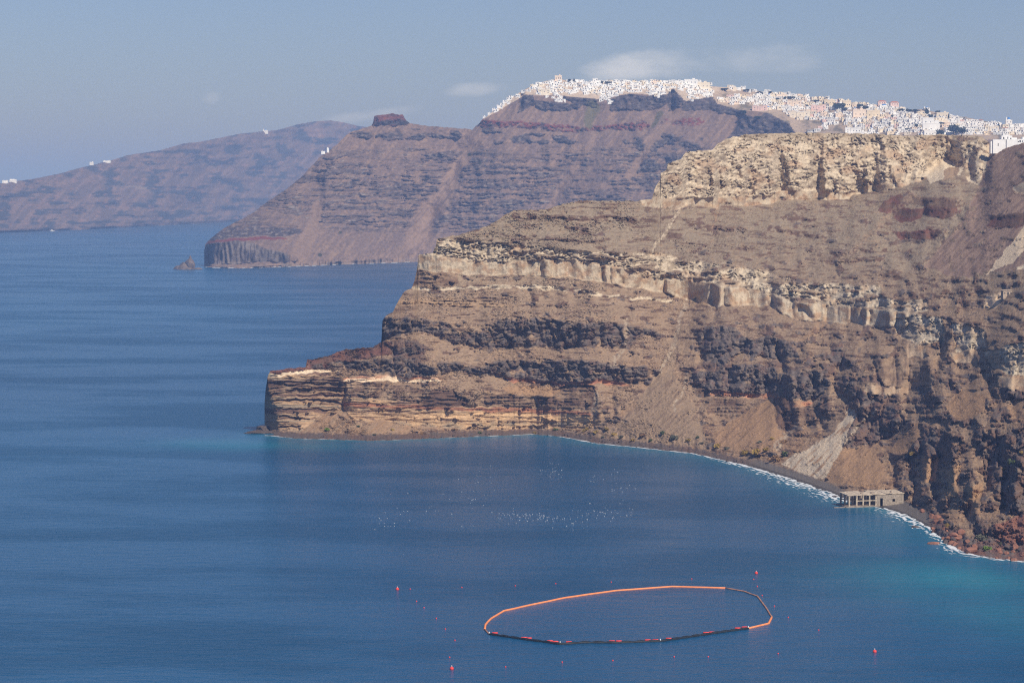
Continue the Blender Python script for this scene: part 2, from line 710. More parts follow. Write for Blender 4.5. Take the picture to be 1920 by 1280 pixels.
C_TAL = lin(163, 138, 113)
C_TALG = lin(157, 140, 118)
C_TALW = lin(170, 136, 104)
C_LAVA = lin(114, 102, 95)
C_LAVR = lin(124, 92, 80)
C_TUFF = lin(213, 195, 168)
C_TUFFD = lin(176, 142, 110)
C_RED = lin(122, 84, 72)
C_ORNG = lin(190, 134, 102)
C_WHITE = lin(232, 208, 176)
C_SCREE = lin(210, 190, 164)
C_BEACH = lin(112, 104, 98)
C_DBR = lin(112, 88, 74)
C_BAND = lin(190, 157, 120)


def mixv(c1, c2, t):
    return np.asarray(c1) + (np.asarray(c2) - np.asarray(c1)) * np.clip(t, 0, 1)[..., None]


def ledges(u, v, seed, octv=4):
    q_ = fbm(u, v, octv, seed, 0.58) * 3.4 + 8
    fr = q_ - np.floor(q_)
    return sstep(0.0, 0.2, fr) - fr, 1 - sstep(0.05, 0.3, np.minimum(fr, 1 - fr) * 2)


CR1, CE1 = ledges((X + 5 * n_mid) / 40, Y / 10, 201)
CR2, CE2 = ledges((X + 0.5 * Y) / 17, (Y + 3 * n_mid) / 5.5, 205, 3)
CRM = sstep(-0.25, 0.25, fbm(X / 70, Y / 34, 4, 211))          # where bedrock breaks through
CRM2 = sstep(-0.2, 0.3, fbm(X / 38, Y / 22, 4, 215))
# ground colour of the debris slopes: greyer above, warmer below
c0 = mixv(C_TALG, C_TAL, sstep(430, 620, Y + 60 * n_big))
c0 = mixv(c0, C_TALW, sstep(620, 800, Y) * sstep(-0.25, 0.4, n_big + 0.4 * n_dia) * 0.8)
c0 = mixv(c0, C_DBR, sstep(0.12, 0.42, n_hor + 0.3 * n_mid) * 0.35)
c0 = mixv(c0, C_DBR, sstep(0.28, 0.5, n_fin) * 0.6)
c0 = mixv(c0, C_SCREE, sstep(0.42, 0.62, fbm(X / 4.2, Y / 3.4, 2, 36)) * 0.45)
c0 = mixv(c0, C_DBR * 0.9, CE1 * CRM * 0.5)
c0 = mixv(c0, C_DBR, CE2 * CRM2 * 0.45)
c0 = mixv(c0, C_TUFFD * 0.95, sstep(0.2, 0.5, fbm(X / 14, Y / 6, 3, 218)) * 0.35)
L1.col[:] = c0
OC = fbm(X / 26, Y / 12, 4, 241, 0.58) + 0.3 * fbm(X / 70, Y / 30, 2, 245)
OCT = pl([(500, 0.40), (1100, 0.36), (1300, 0.26), (1500, 0.20), (2100, 0.16)], X) + 0.10 * sstep(540, 470, Y)
OCM = sstep(0.0, 0.09, OC - OCT)
L1.strat[:] = 0.12 + 0.6 * sstep(-0.1, 0.35, n_big + 0.3 * sstep(520, 400, Y))


def lava_col(seed, red=0.5):
    t = fbm(X / 18, Y / 12, 4, seed)
    c = mixv(C_LAVA, C_LAVR, sstep(0.0, 0.45, t) * red)
    c = mixv(c, C_LAVA * 0.7, sstep(0.08, 0.4, fbm(X / 7, Y / 9, 3, seed + 1)) * 0.5)
    c = mixv(c, C_LAVA * 1.7, sstep(0.2, 0.45, fbm(X / 9, Y / 5, 3, seed + 2)) * 0.5)
    return mixv(c, C_TAL, sstep(0.25, 0.5, fbm(X / 26, Y / 10, 3, seed + 3)) * 0.6)


def tuff_col(seed):
    t = fbm(X / 20, Y / 14, 4, seed)
    c = mixv(C_TUFF * 0.86, C_TUFFD, sstep(-0.2, 0.45, t) * 0.8)
    c = mixv(c, C_TUFFD * 0.75, sstep(0.12, 0.4, fbm(X / 9, Y / 26, 3, seed + 5)) * 0.55)
    return mixv(c, C_SCREE * 0.9, sstep(0.15, 0.5, fbm(X / 40, Y / 18, 3, seed + 1)) * 0.5)


def ripple_col(seed):
    wx, wy = 9 * fbm(X / 30, Y / 24, 3, seed), 12 * fbm(X / 26, Y / 20, 3, seed + 4)
    r_ = np.sin((Yw + wy) * 2 * math.pi / 7.0 + 7 * fbm((X + wx) / 17, Y / 9, 3, seed + 1))
    am = sstep(-0.35, 0.35, fbm(X / 28, Y / 16, 3, seed + 6))
    r_ = r_ * (0.15 + 0.85 * am) + 0.9 * fbm(X / 8, Y / 6, 3, seed + 7)
    t = sstep(-0.9, 0.0, r_)
    c = mixv(C_TALG * 0.85, C_TUFF, t)
    c = mixv(c, C_TUFFD, sstep(0.0, 0.45, fbm(X / 45, Y / 26, 3, seed + 8)) * 0.6)
    return mixv(c, C_TALG * 0.95, sstep(0.12, 0.42, fbm(X / 24, Y / 13, 4, seed + 2)) * 0.75), r_


LAVA_A, LAVA_B = lava_col(41), mixv(lava_col(47, 0.8), C_DBR * 1.25, sstep(-0.3, 0.2, n_mid) * 0.8)
TUFF_A = tuff_col(52)
RIP_A, RIPH = ripple_col(57)


def stripes(seed, pal, period=7.0):
    q = (Yw - 0.012 * (X - 500) + 3.0 * fbm(X / 60, Y / 30, 2, seed)) / period
    v = fbm(q, X / 700, 3, seed + 1) * 2.2 + 0.5
    n = len(pal) - 1
    v = np.clip(v, 0, 0.999) * n
    i = v.astype(int)
    pal = np.array(pal)
    f_ = (v - i)[..., None]
    return pal[i] * (1 - f_) + pal[np.minimum(i + 1, n)] * f_, v / n


BANDS, BANDH = stripes(61, [C_DBR * 1.25, C_TAL, C_TALW, C_BAND * 0.95, C_TAL * 1.1, C_BAND * 1.05, C_TAL, C_TALG], 10.0)

# thin level beds cropping out as ledges
dipY = Y - 0.045 * (X - 900) * (X > 900)
BED = fbm((X + 8 * n_mid) / 58, (dipY + 2.5 * n_mid) / 5.2, 4, 251, 0.58)
BEDM = sstep(0.17, 0.30, BED) * sstep(-0.22, 0.12, fbm(X / 34, Y / 22, 4, 255)) * 0.9
L1.paint(BEDM, mixv(C_DBR * 1.05, C_DBR * 0.8, sstep(-0.2, 0.3, n_fin)), 72, strat=0.9, lava=0.25, tal=0.4)
# ---- level strata, from the sea upwards
L1.paint(OCM, mixv(C_DBR * 1.1, LAVA_A, sstep(-0.2, 0.3, n_mid)), 58, lava=0.75, tal=0.3)
# the layered block at the tip of the cape
m = L1.band([(480, 704), (566, 698), (600, 695), (650, 716), (700, 735)], [(480, 815), (560, 812), (600, 790), (648, 782), (700, 780)], 470, 668, end=8)
L1.paint(m, BANDS, 74, strat=0.45, tal=0)
L1.paint(L1.band([(480, 712), (620, 706), (660, 716)], [(480, 738), (620, 735), (660, 732)], 470, 660), mixv(C_DBR, C_TAL, n_mid + 0.4), 74, strat=1.0)
L1.paint(L1.band([(480, 703), (566, 695), (628, 690)], [(480, 710), (566, 701), (628, 696)], 470, 640, soft=0.9), C_WHITE, 70, tal=0)
L1.paint(L1.band([(480, 680), (540, 680), (600, 680)], [(480, 702), (566, 695), (628, 690)], 470, 640), C_RED * 1.15, 45, lava=0.3)
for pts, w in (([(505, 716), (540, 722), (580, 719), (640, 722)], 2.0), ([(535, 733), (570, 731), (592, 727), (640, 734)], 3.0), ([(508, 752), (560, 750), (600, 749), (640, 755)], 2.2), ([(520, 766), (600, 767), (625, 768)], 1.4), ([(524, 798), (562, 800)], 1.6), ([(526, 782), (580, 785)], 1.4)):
    L1.paint(L1.line(pts, w), C_DBR * 0.75, 80)  # thin dark beds; one of the lines is a ledge shadow painted dark
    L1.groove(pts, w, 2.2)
# lower layered cliff running to the right
m = L1.band([(640, 738), (760, 750), (900, 760), (1000, 764), (1130, 770)], [(640, 786), (760, 796), (900, 806), (1000, 806), (1130, 800)], 640, 1135)
L1.paint(m, mixv(BANDS, C_BAND * 1.12, sstep(0, 1, 0.55 + n_mid)), 72, strat=0.6, tal=0)
L1.paint(L1.band([(640, 752), (760, 760), (900, 764), (1000, 765), (1130, 773)], [(640, 760), (760, 766), (900, 771), (1000, 773), (1130, 779)], 640, 1125, soft=1.0),
         mixv(C_ORNG * 0.85, C_RED, n_mid + 0.3), 70, tal=0)
L1.paint(L1.band([(700, 790), (760, 778), (900, 772), (1000, 775), (1130, 781)], [(700, 796), (760, 787), (900, 784), (1000, 788), (1130, 792)], 740, 1120, soft=1.0), C_BAND * 1.3, 76, tal=0)
# grey smooth faces above
L1.paint(L1.band([(640, 716), (760, 722), (820, 735), (860, 740)], [(640, 744), (760, 752), (820, 760), (860, 762)], 640, 860), mixv(C_DBR, C_TAL, n_mid * 1.5 + 0.45), 60, flute=0.3, strat=0.8)
L1.paint(L1.poly([(788, 762), (812, 730), (850, 733), (880, 752), (872, 762)]), mixv(C_DBR * 0.9, C_DBR, n_hor + 0.5), 62, tal=0, flute=0.3)
L1.paint(L1.band([(890, 738), (1000, 742), (1060, 722), (1115, 722)], [(890, 762), (1000, 762), (1060, 768), (1115, 772)], 890, 1122), mixv(C_DBR * 0.95, C_TAL, n_mid + 0.35), 66, flute=0.7, strat=0.8)
L1.paint(L1.band([(950, 722), (1040, 727), (1060, 722)], [(950, 738), (1040, 742), (1060, 735)], 945, 1050), C_TALW, 36)
# orange and white baked layer
L1.paint(L1.band([(645, 709), (720, 703), (825, 708)], [(645, 716), (720, 712), (825, 716)], 645, 830, soft=0.9), mixv(C_ORNG, C_WHITE, n_mid + 0.3), 70, tal=0)
L1.paint(L1.band([(645, 713), (720, 708), (825, 712)], [(645, 718), (720, 714), (825, 717)], 645, 828, soft=0.8), C_WHITE, 70, tal=0)
L1.paint(L1.band([(940, 708), (1043, 715), (1130, 712), (1190, 722)], [(940, 714), (1043, 722), (1130, 719), (1190, 727)], 945, 1180, soft=1.0), mixv(C_ORNG, C_RED * 1.3, n_mid + 0.35), 66, tal=0)
# lower lava flow
lo_t = [(572, 676), (620, 668), (659, 676), (740, 672), (800, 684), (855, 678), (900, 690), (930, 676), (1000, 674), (1089, 673), (1143, 682), (1221, 690), (1260, 700)]
lo_b = [(572, 690), (620, 692), (659, 690), (721, 702), (765, 708), (815, 703), (855, 692), (900, 702), (930, 704), (971, 713), (1043, 718), (1127, 712), (1190, 721), (1230, 717), (1260, 710)]
rag = sstep(-0.42, -0.12, fbm(X / 16, Y / 11, 3, 66))
L1.paint(L1.band(lo_t, lo_b, 566, 1255, end=20, soft=3) * rag, LAVA_A, 78, lava=1, tal=0)
L1.paint(L1.poly([(735, 640), (775, 636), (800, 650), (790, 676), (742, 682), (736, 660)]), LAVA_B, 64, lava=1, tal=0)
L1.paint(L1.poly([(576, 668), (650, 648), (715, 638), (735, 640), (738, 662), (660, 676), (576, 684)]), mixv(C_DBR, C_RED, n_mid + 0.4), 50, lava=0.6)
# upper lava flow
up_t = [(700, 590), (737, 595), (784, 596), (834, 605), (862, 628), (909, 615), (940, 599), (996, 596), (1046, 600), (1099, 608), (1150, 606), (1200, 612), (1240, 622)]
up_b = [(700, 640), (737, 634), (784, 620), (815, 628), (846, 640), (884, 648), (946, 656), (966, 646), (1057, 652), (1126, 647), (1174, 650), (1200, 632), (1240, 634)]
L1.paint(L1.band(up_t, up_b, 690, 1240, end=10, soft=3) * rag, LAVA_A, 80, lava=1, tal=0)
# thin pale ledge
L1.paint(L1.band([(760, 537), (846, 538), (971, 534), (1040, 537), (1099, 545), (1152, 554), (1259, 560)], [(760, 543), (846, 544), (971, 540), (1040, 544), (1099, 551), (1152, 560), (1259, 565)], 765, 1262, soft=1.0),
         mixv(C_TUFF, C_DBR, sstep(0.0, 0.4, n_mid)), 75, tal=0)
L1.paint(L1.poly([(770, 536), (780, 500), (862, 514), (862, 534), (800, 537)]), mixv(C_DBR, C_TAL, n_mid + 0.5), 66, flute=0.3)
L1.paint(L1.band([(740, 560), (800, 558), (900, 562), (960, 568)], [(740, 574), (800, 572), (900, 575), (960, 574)], 740, 960), mixv(C_TAL, C_BAND, n_hor + 0.3), 52, strat=1.4)
# lower pale tuff: smooth face below, rippled ash above
sm_b = [(760, 502), (784, 505), (846, 512), (862, 516), (940, 514), (1014, 518), (1068, 520), (1121, 528), (1160, 536), (1206, 543), (1259, 552), (1296, 566), (1338, 574), (1397, 573), (1440, 573),
        (1470, 590), (1500, 600), (1560, 606), (1600, 604), (1640, 612), (1700, 612), (1720, 600)]
sm_t = [(760, 476), (812, 476), (877, 487), (940, 493), (1020, 487), (1089, 490), (1166, 503), (1206, 519), (1296, 525), (1338, 533), (1397, 541), (1440, 549), (1470, 558), (1500, 566), (1560, 572), (1600, 574), (1640, 578), (1700, 588), (1720, 590)]
ri_t = [(760, 440), (818, 446), (877, 452), (940, 458), (1073, 469), (1166, 475), (1219, 474), (1272, 482), (1325, 487), (1397, 500), (1440, 510), (1500, 528), (1560, 532), (1650, 532), (1655, 560), (1700, 566), (1730, 560)]
rs_ = sstep(-0.05, 0.2, fbm(X / 55, Y / 14, 3, 71) + 0.26)
L1.paint(L1.band(ri_t, sm_t, 740, 1745, soft=3) * np.where(X < 960, 1, rs_), RIP_A, 60, rip=1, tal=0.2, strat=0, lava=0)
L1.paint(L1.band(sm_t, sm_b, 740, 1735, end=8), TUFF_A, np.where(X < 1200, 80, 74), flute=1.1, tal=0, strat=0, lava=0)
# dark ledges in the brown slope
for (x0, y0, x1, y1, w) in [(966, 404, 1192, 411, 4), (1180, 412, 1270, 408, 3), (1262, 415, 1400, 432, 3.2), (1440, 428, 1540, 442, 4), (1060, 426, 1100, 430, 3),
                            (1360, 464, 1410, 467, 2.5), (1480, 410, 1530, 412, 2.5), (1600, 470, 1660, 468, 2.5), (1640, 515, 1690, 515, 2.5),
                            (1730, 520, 1780, 526, 2.5), (1770, 548, 1840, 544, 4), (1700, 553, 1770, 552, 3), (970, 440, 1130, 452, 1.6), (1575, 488, 1660, 486, 2)]:
    dm = L1.line([(x0, y0), ((x0 + x1) / 2, (y0 + y1) / 2 + 2), (x1, y1)], w * 1.5) * sstep(-0.3, 0.12, fbm(X / 12, Y / 8, 3, 230 + int(x0) % 7))
    L1.paint(dm, C_DBR * 0.95, 74, strat=1.0, lava=0.3)

# ---- upper tuff cap
cap_b = [(1215, 388), (1270, 392), (1300, 384), (1345, 392), (1350, 380), (1400, 388), (1440, 384), (1462, 372), (1500, 374), (1590, 374), (1600, 366), (1640, 358), (1690, 352), (1760, 330), (1800, 330), (1836, 345), (1856, 318)]
cap_m = [(1215, 366), (1270, 372), (1345, 370), (1440, 368), (1462, 358), (1590, 360), (1640, 345), (1690, 344), (1760, 326), (1800, 326), (1836, 340), (1856, 314)]
cap_t = [(1215, 240), (1856, 240)]
m = L1.band(cap_t, cap_m, 1190, 1870, end=10)
L1.paint(m, mixv(RIP_A, C_TALG, sstep(275, 252, Y) * 0.6 * (X > 1390)), 74, rip=1, tal=0.2, strat=0, lava=0)
L1.paint(L1.band(cap_m, cap_b, 1200, 1850, end=8), TUFF_A, 80, flute=1, tal=0, strat=0, lava=0)
L1.paint(L1.poly([(1770, 300), (1800, 312), (1836, 346), (1780, 330), (1745, 345), (1730, 330)]), C_TUFF * 1.05, 40)
L1.paint(L1.poly([(1770, 318), (1800, 308), (1795, 330), (1770, 338)]), C_TAL, 36)
# brown slope coming down from the right
L1.paint(L1.poly([(1862, 280), (1842, 340), (1800, 420), (1730, 500), (1800, 520), (1960, 500), (2710, 420), (2710, 150), (1900, 260)]),
         mixv(lin(160, 134, 116), lin(134, 110, 98), sstep(-0.3, 0.4, n_dia)), 37, strat=0, tal=1, lava=0)
L1.paint(OCM * (X > 1780) * (Y < 520) * 0.9, mixv(C_DBR, C_TALG, n_mid + 0.4), 55, lava=0.6)
# dark red cliffs
for pts in ([(1655, 380), (1690, 362), (1700, 385), (1672, 402), (1645, 398)], [(1676, 392), (1735, 388), (1728, 412), (1690, 418), (1674, 408)],
            [(1728, 378), (1800, 382), (1802, 402), (1770, 410), (1735, 404)], [(1672, 434), (1780, 430), (1770, 446), (1690, 450)],
            [(1856, 410), (1935, 402), (2000, 412), (2000, 424), (1888, 428), (1852, 426)]):
    L1.paint(L1.poly(pts), mixv(C_RED, C_DBR, sstep(-0.3, 0.5, n_mid)), 60 if pts[0][0] < 1840 else 46, lava=0.4, tal=0, flute=0.25)
L1.paint(L1.band([(1690, 366), (1800, 372)], [(1690, 382), (1800, 390)], 1685, 1810), mixv(C_DBR, C_TAL, n_mid + 0.2), 52, lava=0.4)
L1.paint(L1.poly([(1852, 404), (1935, 397), (1935, 409), (1858, 411)]), C_DBR * 0.95, 50, lava=0.4)
# outcrop on the far right
L1.paint(L1.poly([(1898, 352), (1925, 340), (1960, 345), (1960, 366), (1905, 362)]), TUFF_A, 55, flute=0.4, tal=0)

# ---- the broken ground to the right
zone = inpoly([(1300, 618), (1360, 606), (1480, 612), (1560, 640), (1660, 690), (1760, 700), (1850, 730), (1930, 720), (2710, 700), (2710, 1300), (1900, 1060),
               (1780, 1030), (1715, 960), (1690, 900), (1650, 862), (1600, 800), (1560, 785), (1500, 745), (1440, 735), (1300, 735), (1290, 690)], Xw, Yw)
zl = sstep(0.0, 0.14, fbm(X / 44, Y / 26, 4, 81) - 0.05)
L1.paint(zone * zl, LAVA_B, 62, lava=1.0, tal=0)
for pts in ([(1306, 632), (1330, 614), (1378, 612), (1405, 640), (1440, 628), (1480, 640), (1500, 668), (1450, 672), (1400, 656), (1380, 664), (1340, 690), (1316, 668)],
            [(1290, 718), (1300, 694), (1340, 696), (1400, 680), (1452, 690), (1455, 735), (1400, 738), (1330, 732)],
            [(1455, 700), (1530, 690), (1560, 720), (1530, 748), (1470, 745)], [(1560, 720), (1640, 740), (1690, 760), (1700, 800), (1640, 830), (1585, 838), (1575, 790), (1600, 760)],
            [(1700, 790), (1760, 800), (1800, 840), (1780, 870), (1720, 850)], [(1840, 830), (1920, 800), (2000, 820), (2000, 960), (1890, 960), (1850, 900)]):
    L1.paint(L1.poly(pts), LAVA_A if pts[0][0] < 1500 else LAVA_B, 68, lava=1.1, tal=0)
# baked orange layer under the lava
L1.paint(L1.band([(1331, 733), (1449, 738), (1530, 748)], [(1331, 741), (1449, 747), (1530, 757)], 1325, 1452), mixv(C_ORNG, C_WHITE, n_mid + 0.25), 70, tal=0)
L1.paint(L1.band([(1470, 750), (1530, 752)], [(1470, 762), (1530, 764)], 1462, 1526), mixv(C_ORNG, C_BAND, n_mid + 0.3), 70, tal=0)
L1.paint(L1.poly([(1327, 746), (1405, 748), (1412, 770), (1380, 785), (1330, 776)]), mixv(C_DBR, C_TAL, n_hor + 0.4), 68, flute=0.5, strat=1)
L1.paint(L1.poly([(1490, 766), (1530, 762), (1526, 790), (1500, 800), (1488, 785)]), mixv(C_DBR, C_TAL, n_hor + 0.4), 72, flute=0.5, strat=1.2)
L1.paint(L1.poly([(1452, 742), (1488, 748), (1490, 792), (1474, 812), (1455, 790)]), C_DBR, 76, tal=0, flute=0.4)  # shadowed wall of the notch, its shade painted as dark brown
# golden debris cones
for pts, c in (([(1452, 742), (1456, 800), (1466, 815), (1430, 850), (1340, 835), (1335, 812), (1385, 780)], C_TALW), ([(1285, 600), (1262, 700), (1300, 760), (1330, 840), (1130, 822), (1175, 780), (1240, 690), (1260, 640)], C_TAL * 0.92),
               ([(1575, 842), (1640, 838), (1660, 880), (1650, 918), (1560, 905), (1545, 890)], C_TALW), ([(1800, 730), (1845, 740), (1850, 770), (1800, 790), (1770, 762)], C_TALW),
               ([(1655, 700), (1700, 690), (1690, 730), (1660, 730)], C_TAL), ([(1690, 815), (1720, 790), (1730, 812), (1700, 850), (1665, 850)], C_TALW)):
    L1.paint(L1.poly(pts), mixv(c, C_DBR, sstep(0.1, 0.5, n_dia) * 0.5), 35, lava=0, flute=0, strat=0.2, tal=1)
# pale scree fan above the beach
L1.paint(L1.poly([(1462, 868), (1520, 838), (1566, 808), (1592, 764), (1606, 770), (1580, 838), (1556, 882), (1545, 898), (1515, 892)]),
         mixv(C_SCREE, C_TALW, sstep(0.05, 0.5, n_dia)), 36, lava=0, strat=0, tal=1)
# pale rock between the dark buttresses
for pts in ([(1668, 600), (1720, 592), (1770, 596), (1775, 640), (1720, 645), (1690, 632)], [(1785, 606), (1850, 618), (1850, 650), (1790, 660)], [(1846, 660), (1880, 650), (1930, 640), (2000, 650), (2000, 700), (1900, 705), (1862, 690)]):
    L1.paint(L1.poly(pts), mixv(RIP_A, C_TUFFD, sstep(0.1, 0.4, n_mid) * 0.4), 60, rip=1, tal=0, lava=0)
for pts in ([(1690, 642), (1735, 646), (1738, 672), (1700, 668)], [(1868, 704), (1930, 706), (1925, 735), (1875, 725)], [(1780, 662), (1830, 655), (1828, 680), (1790, 680)], [(1655, 728), (1704, 722), (1702, 740), (1658, 738)], [(1622, 718), (1652, 724), (1652, 742), (1622, 736)]):
    L1.paint(L1.poly(pts), mixv(TUFF_A, C_TUFFD, 0.5 + 0 * X), 80, flute=1, tal=0, lava=0)
L1.paint(L1.poly([(1640, 672), (1700, 668), (1740, 676), (1750, 720), (1700, 726), (1655, 724)]), mixv(C_TAL, C_DBR, n_mid + 0.3), 72, lava=0.4, flute=0.8, tal=0)
for pts in ([(1728, 860), (1760, 855), (1755, 900), (1732, 905)], [(1775, 880), (1800, 870), (1795, 930), (1776, 940)], [(1812, 915), (1842, 905), (1838, 960), (1815, 968)]):
    L1.paint(L1.poly(pts), mixv(C_TALW, C_TUFFD, n_mid + 0.4), 66, lava=0.6, tal=0)
L1.paint(L1.poly([(1860, 985), (1930, 960), (2000, 980), (2000, 1040), (1870, 1030)]), mixv(lin(150, 104, 86), C_LAVR, n_mid + 0.3), 62, lava=0.9)
# long pale tracks of fallen rock, white slide and cut
for pts, w0, w1, c in (([(1298, 352), (1277, 392), (1250, 430), (1227, 461), (1221, 482)], 4.5, 2.2, C_TUFF), ([(1349, 373), (1344, 400), (1333, 429)], 3, 1.5, C_TUFFD),
                       ([(1285, 572), (1272, 618), (1253, 673), (1235, 700)], 4, 3, C_SCREE * 0.8), ([(1174, 600), (1174, 647), (1147, 684)], 4, 4, C_SCREE * 0.75),
                       ([(1710, 366), (1640, 430), (1560, 505)], 7, 4, C_TAL * 1.08), ([(1796, 350), (1802, 400), (1770, 440), (1700, 500)], 6, 9, C_TALG * 1.15),
                       ([(1490, 800), (1455, 838)], 4, 6, C_SCREE * 0.85), ([(1265, 770), (1290, 700)], 2.5, 2, C_SCREE * 0.8), ([(720, 722), (697, 748)], 1.8, 1.5, C_BAND),
                       ([(1545, 605), (1500, 640)], 5, 4, C_TUFFD), ([(1640, 770), (1610, 800), (1580, 830)], 4, 4, C_SCREE * 0.9), ([(1120, 740), (1112, 775)], 5, 4, C_SCREE * 0.8)):
    L1.paint(L1.line(pts, w0 * 1.3, w1 * 1.3) * sstep(-0.25, 0.2, fbm(X / 5, Y / 5, 3, 88)) * 0.75, c, None, strat=0)
L1.paint(L1.poly([(1925, 418), (1962, 400), (1935, 455), (1898, 492), (1870, 503), (1848, 518), (1878, 478)]), C_WHITE * 0.92, 36, strat=0, tal=0.4)
L1.paint(L1.poly([(1850, 554), (1876, 549), (1884, 556), (1868, 578), (1842, 576)]), lin(236, 204, 166), 60, strat=0, tal=0)
L1.paint(L1.poly([(1905, 500), (1935, 494), (1935, 502), (1905, 505)]), C_TUFF, 50, strat=0)
for pts in ([(548, 822), (590, 790), (622, 764), (640, 768), (665, 784), (690, 826)], [(630, 828), (690, 792), (712, 784), (770, 800), (830, 824)], [(830, 824), (880, 800), (930, 806), (980, 820)]):
    L1.paint(L1.poly(pts), mixv(C_TALW * 0.95, C_TAL, n_dia + 0.4), 38, strat=0.2, tal=1, flute=0)
# shore: dark boulders and grey beach
wl = pl(WATER_NEAR, X)
dsh = wl - Y
L1.paint(sstep(14, 9, dsh + 5 * n_fin) * (X < 1420), mixv(C_LAVA * 0.8, C_DBR, n_mid + 0.4), 20, lava=0.5, tal=0)
L1.paint(sstep(22, 15, dsh) * sstep(1380, 1430, X) * (X < 1700), C_BEACH, 14, lava=0, strat=0, tal=0.3)
L1.paint(sstep(8, 5, dsh) * sstep(1380, 1430, X) * (X < 1740), C_BEACH * 0.55, 10, lava=0, strat=0, tal=0.2)
L1.paint(inpoly([(1650, 940), (1690, 936), (1745, 962), (1740, 990), (1650, 960)], X, Y), C_BEACH, 12, lava=0, strat=0, tal=0.2)
L1.paint(sstep(7, 4, dsh) * ((X > 1650) & (X < 1745)), C_BEACH * 0.5, 10, lava=0, strat=0, tal=0.2)
L1.paint(sstep(40, 26, dsh + 8 * n_fin) * (X > 1742), mixv(lin(124, 92, 80), C_LAVA, sstep(-0.2, 0.3, n_mid)), 30, lava=1.3, tal=0)

# ---- how far the coast turns away from the viewer
DT = pl([(496, 1796), (575, 1815), (715, 1840), (760, 1868), (820, 1885), (950, 1925), (1220, 1985), (1260, 2070), (1360, 2160), (1500, 2240), (1650, 2260), (1800, 2260),
         (1850, 2250), (1930, 2120), (2100, 1880), (2350, 1640), (2700, 1420)], xs)
lim = pl([(1180, 86), (1320, 66), (2100, 60)], X)
L1.slope[:] = np.where(Y > 470, np.minimum(L1.slope, lim), L1.slope)
L1.integrate(DT)

# ---- clefts and hollows (recesses), metres
for pts, w, d in (([(1452, 640), (1468, 690), (1462, 750), (1474, 812)], 10, 13), ([(1530, 690), (1522, 750), (1536, 800)], 9, 9), ([(1600, 790), (1640, 800), (1660, 820)], 22, 14),
                  ([(1672, 634), (1682, 660), (1668, 676)], 10, 12), ([(1772, 620), (1766, 665), (1752, 700)], 9, 13), ([(1790, 640), (1775, 690)], 7, 9), ([(1668, 858), (1676, 910)], 14, 12),
                  ([(1704, 850), (1712, 900), (1720, 940)], 11, 16), ([(1765, 790), (1762, 830), (1752, 900), (1768, 960)], 12, 15), ([(1850, 826), (1856, 870), (1840, 920), (1810, 970)], 14, 20),
                  ([(1876, 830), (1885, 900), (1880, 950)], 10, 14), ([(1848, 690), (1856, 730), (1872, 760)], 11, 14), ([(1896, 742), (1905, 780)], 9, 10), ([(1640, 745), (1630, 780)], 9, 8),
                  ([(646, 722), (643, 770)], 4.5, 6), ([(1210, 470), (1226, 480), (1200, 540), (1170, 600)], 8, 5), ([(1338, 540), (1342, 580), (1310, 680)], 8, 6), ([(1126, 500), (1132, 526)], 6, 5),
                  ([(1018, 496), (1016, 516)], 5, 4.5), ([(1158, 506), (1166, 530)], 6, 5), ([(1290, 320), (1284, 380)], 6, 6), ([(1348, 300), (1350, 372)], 5, 6), ([(1440, 330), (1446, 372)], 6, 6),
                  ([(1606, 330), (1620, 365)], 9, 8), ([(1535, 330), (1534, 352)], 5, 5), ([(1405, 330), (1400, 380)], 5, 5), ([(1750, 308), (1760, 322)], 8, 7), ([(1570, 352), (1545, 372)], 5, 4),
                  ([(1632, 580), (1630, 606)], 5, 7), ([(1500, 575), (1520, 598)], 9, 7), ([(1445, 552), (1450, 568)], 5, 5), ([(1300, 560), (1306, 566)], 6, 6), ([(560, 742), (640, 742)], 3, 2),
                  ([(1145, 730), (1150, 775)], 8, 6), ([(1318, 790), (1330, 800)], 10, 5), ([(740, 650), (738, 676)], 4, 4), ([(1232, 352), (1236, 340)], 4, 4), ([(1546, 800), (1532, 820)], 7, 9),
                  ([(960, 646), (946, 655)], 6, 5), ([(1085, 646), (1060, 651)], 5, 4), ([(510, 760), (520, 808)], 6, 3)):
    L1.groove(pts, w, d * (0.68 if pts[0][0] > 1690 else 0.7 if pts[0][0] > 1420 else 0.9))
# spurs standing forward
for pts, w, d in (([(1480, 690), (1494, 760), (1500, 810)], 9, 6), ([(1560, 700), (1550, 770)], 12, 7), ([(1700, 650), (1705, 700)], 12, 6), ([(1740, 820), (1738, 900), (1745, 940)], 9, 7),
                  ([(1785, 840), (1788, 930)], 11, 9), ([(1825, 900), (1830, 960)], 9, 7), ([(1900, 700), (1895, 735)], 14, 8), ([(1690, 740), (1680, 790)], 12, 6), ([(1415, 640), (1420, 720)], 14, 5),
                  ([(735, 600), (730, 640)], 12, 3), ([(1000, 605), (1000, 645)], 20, 3), ([(1915, 850), (1900, 950)], 14, 10), ([(1715, 600), (1720, 640)], 16, 4), ([(1820, 620), (1815, 655)], 10, 5)):
    L1.groove(pts, w, -d)

# ---- relief of the surfaces themselves, metres
zm = lambda v: v - v.mean()
rx = 6 * fbm(X / 40, Y / 40, 2, 90)
def zmask(v, w):
    return v - (v * w).sum() / w.sum()


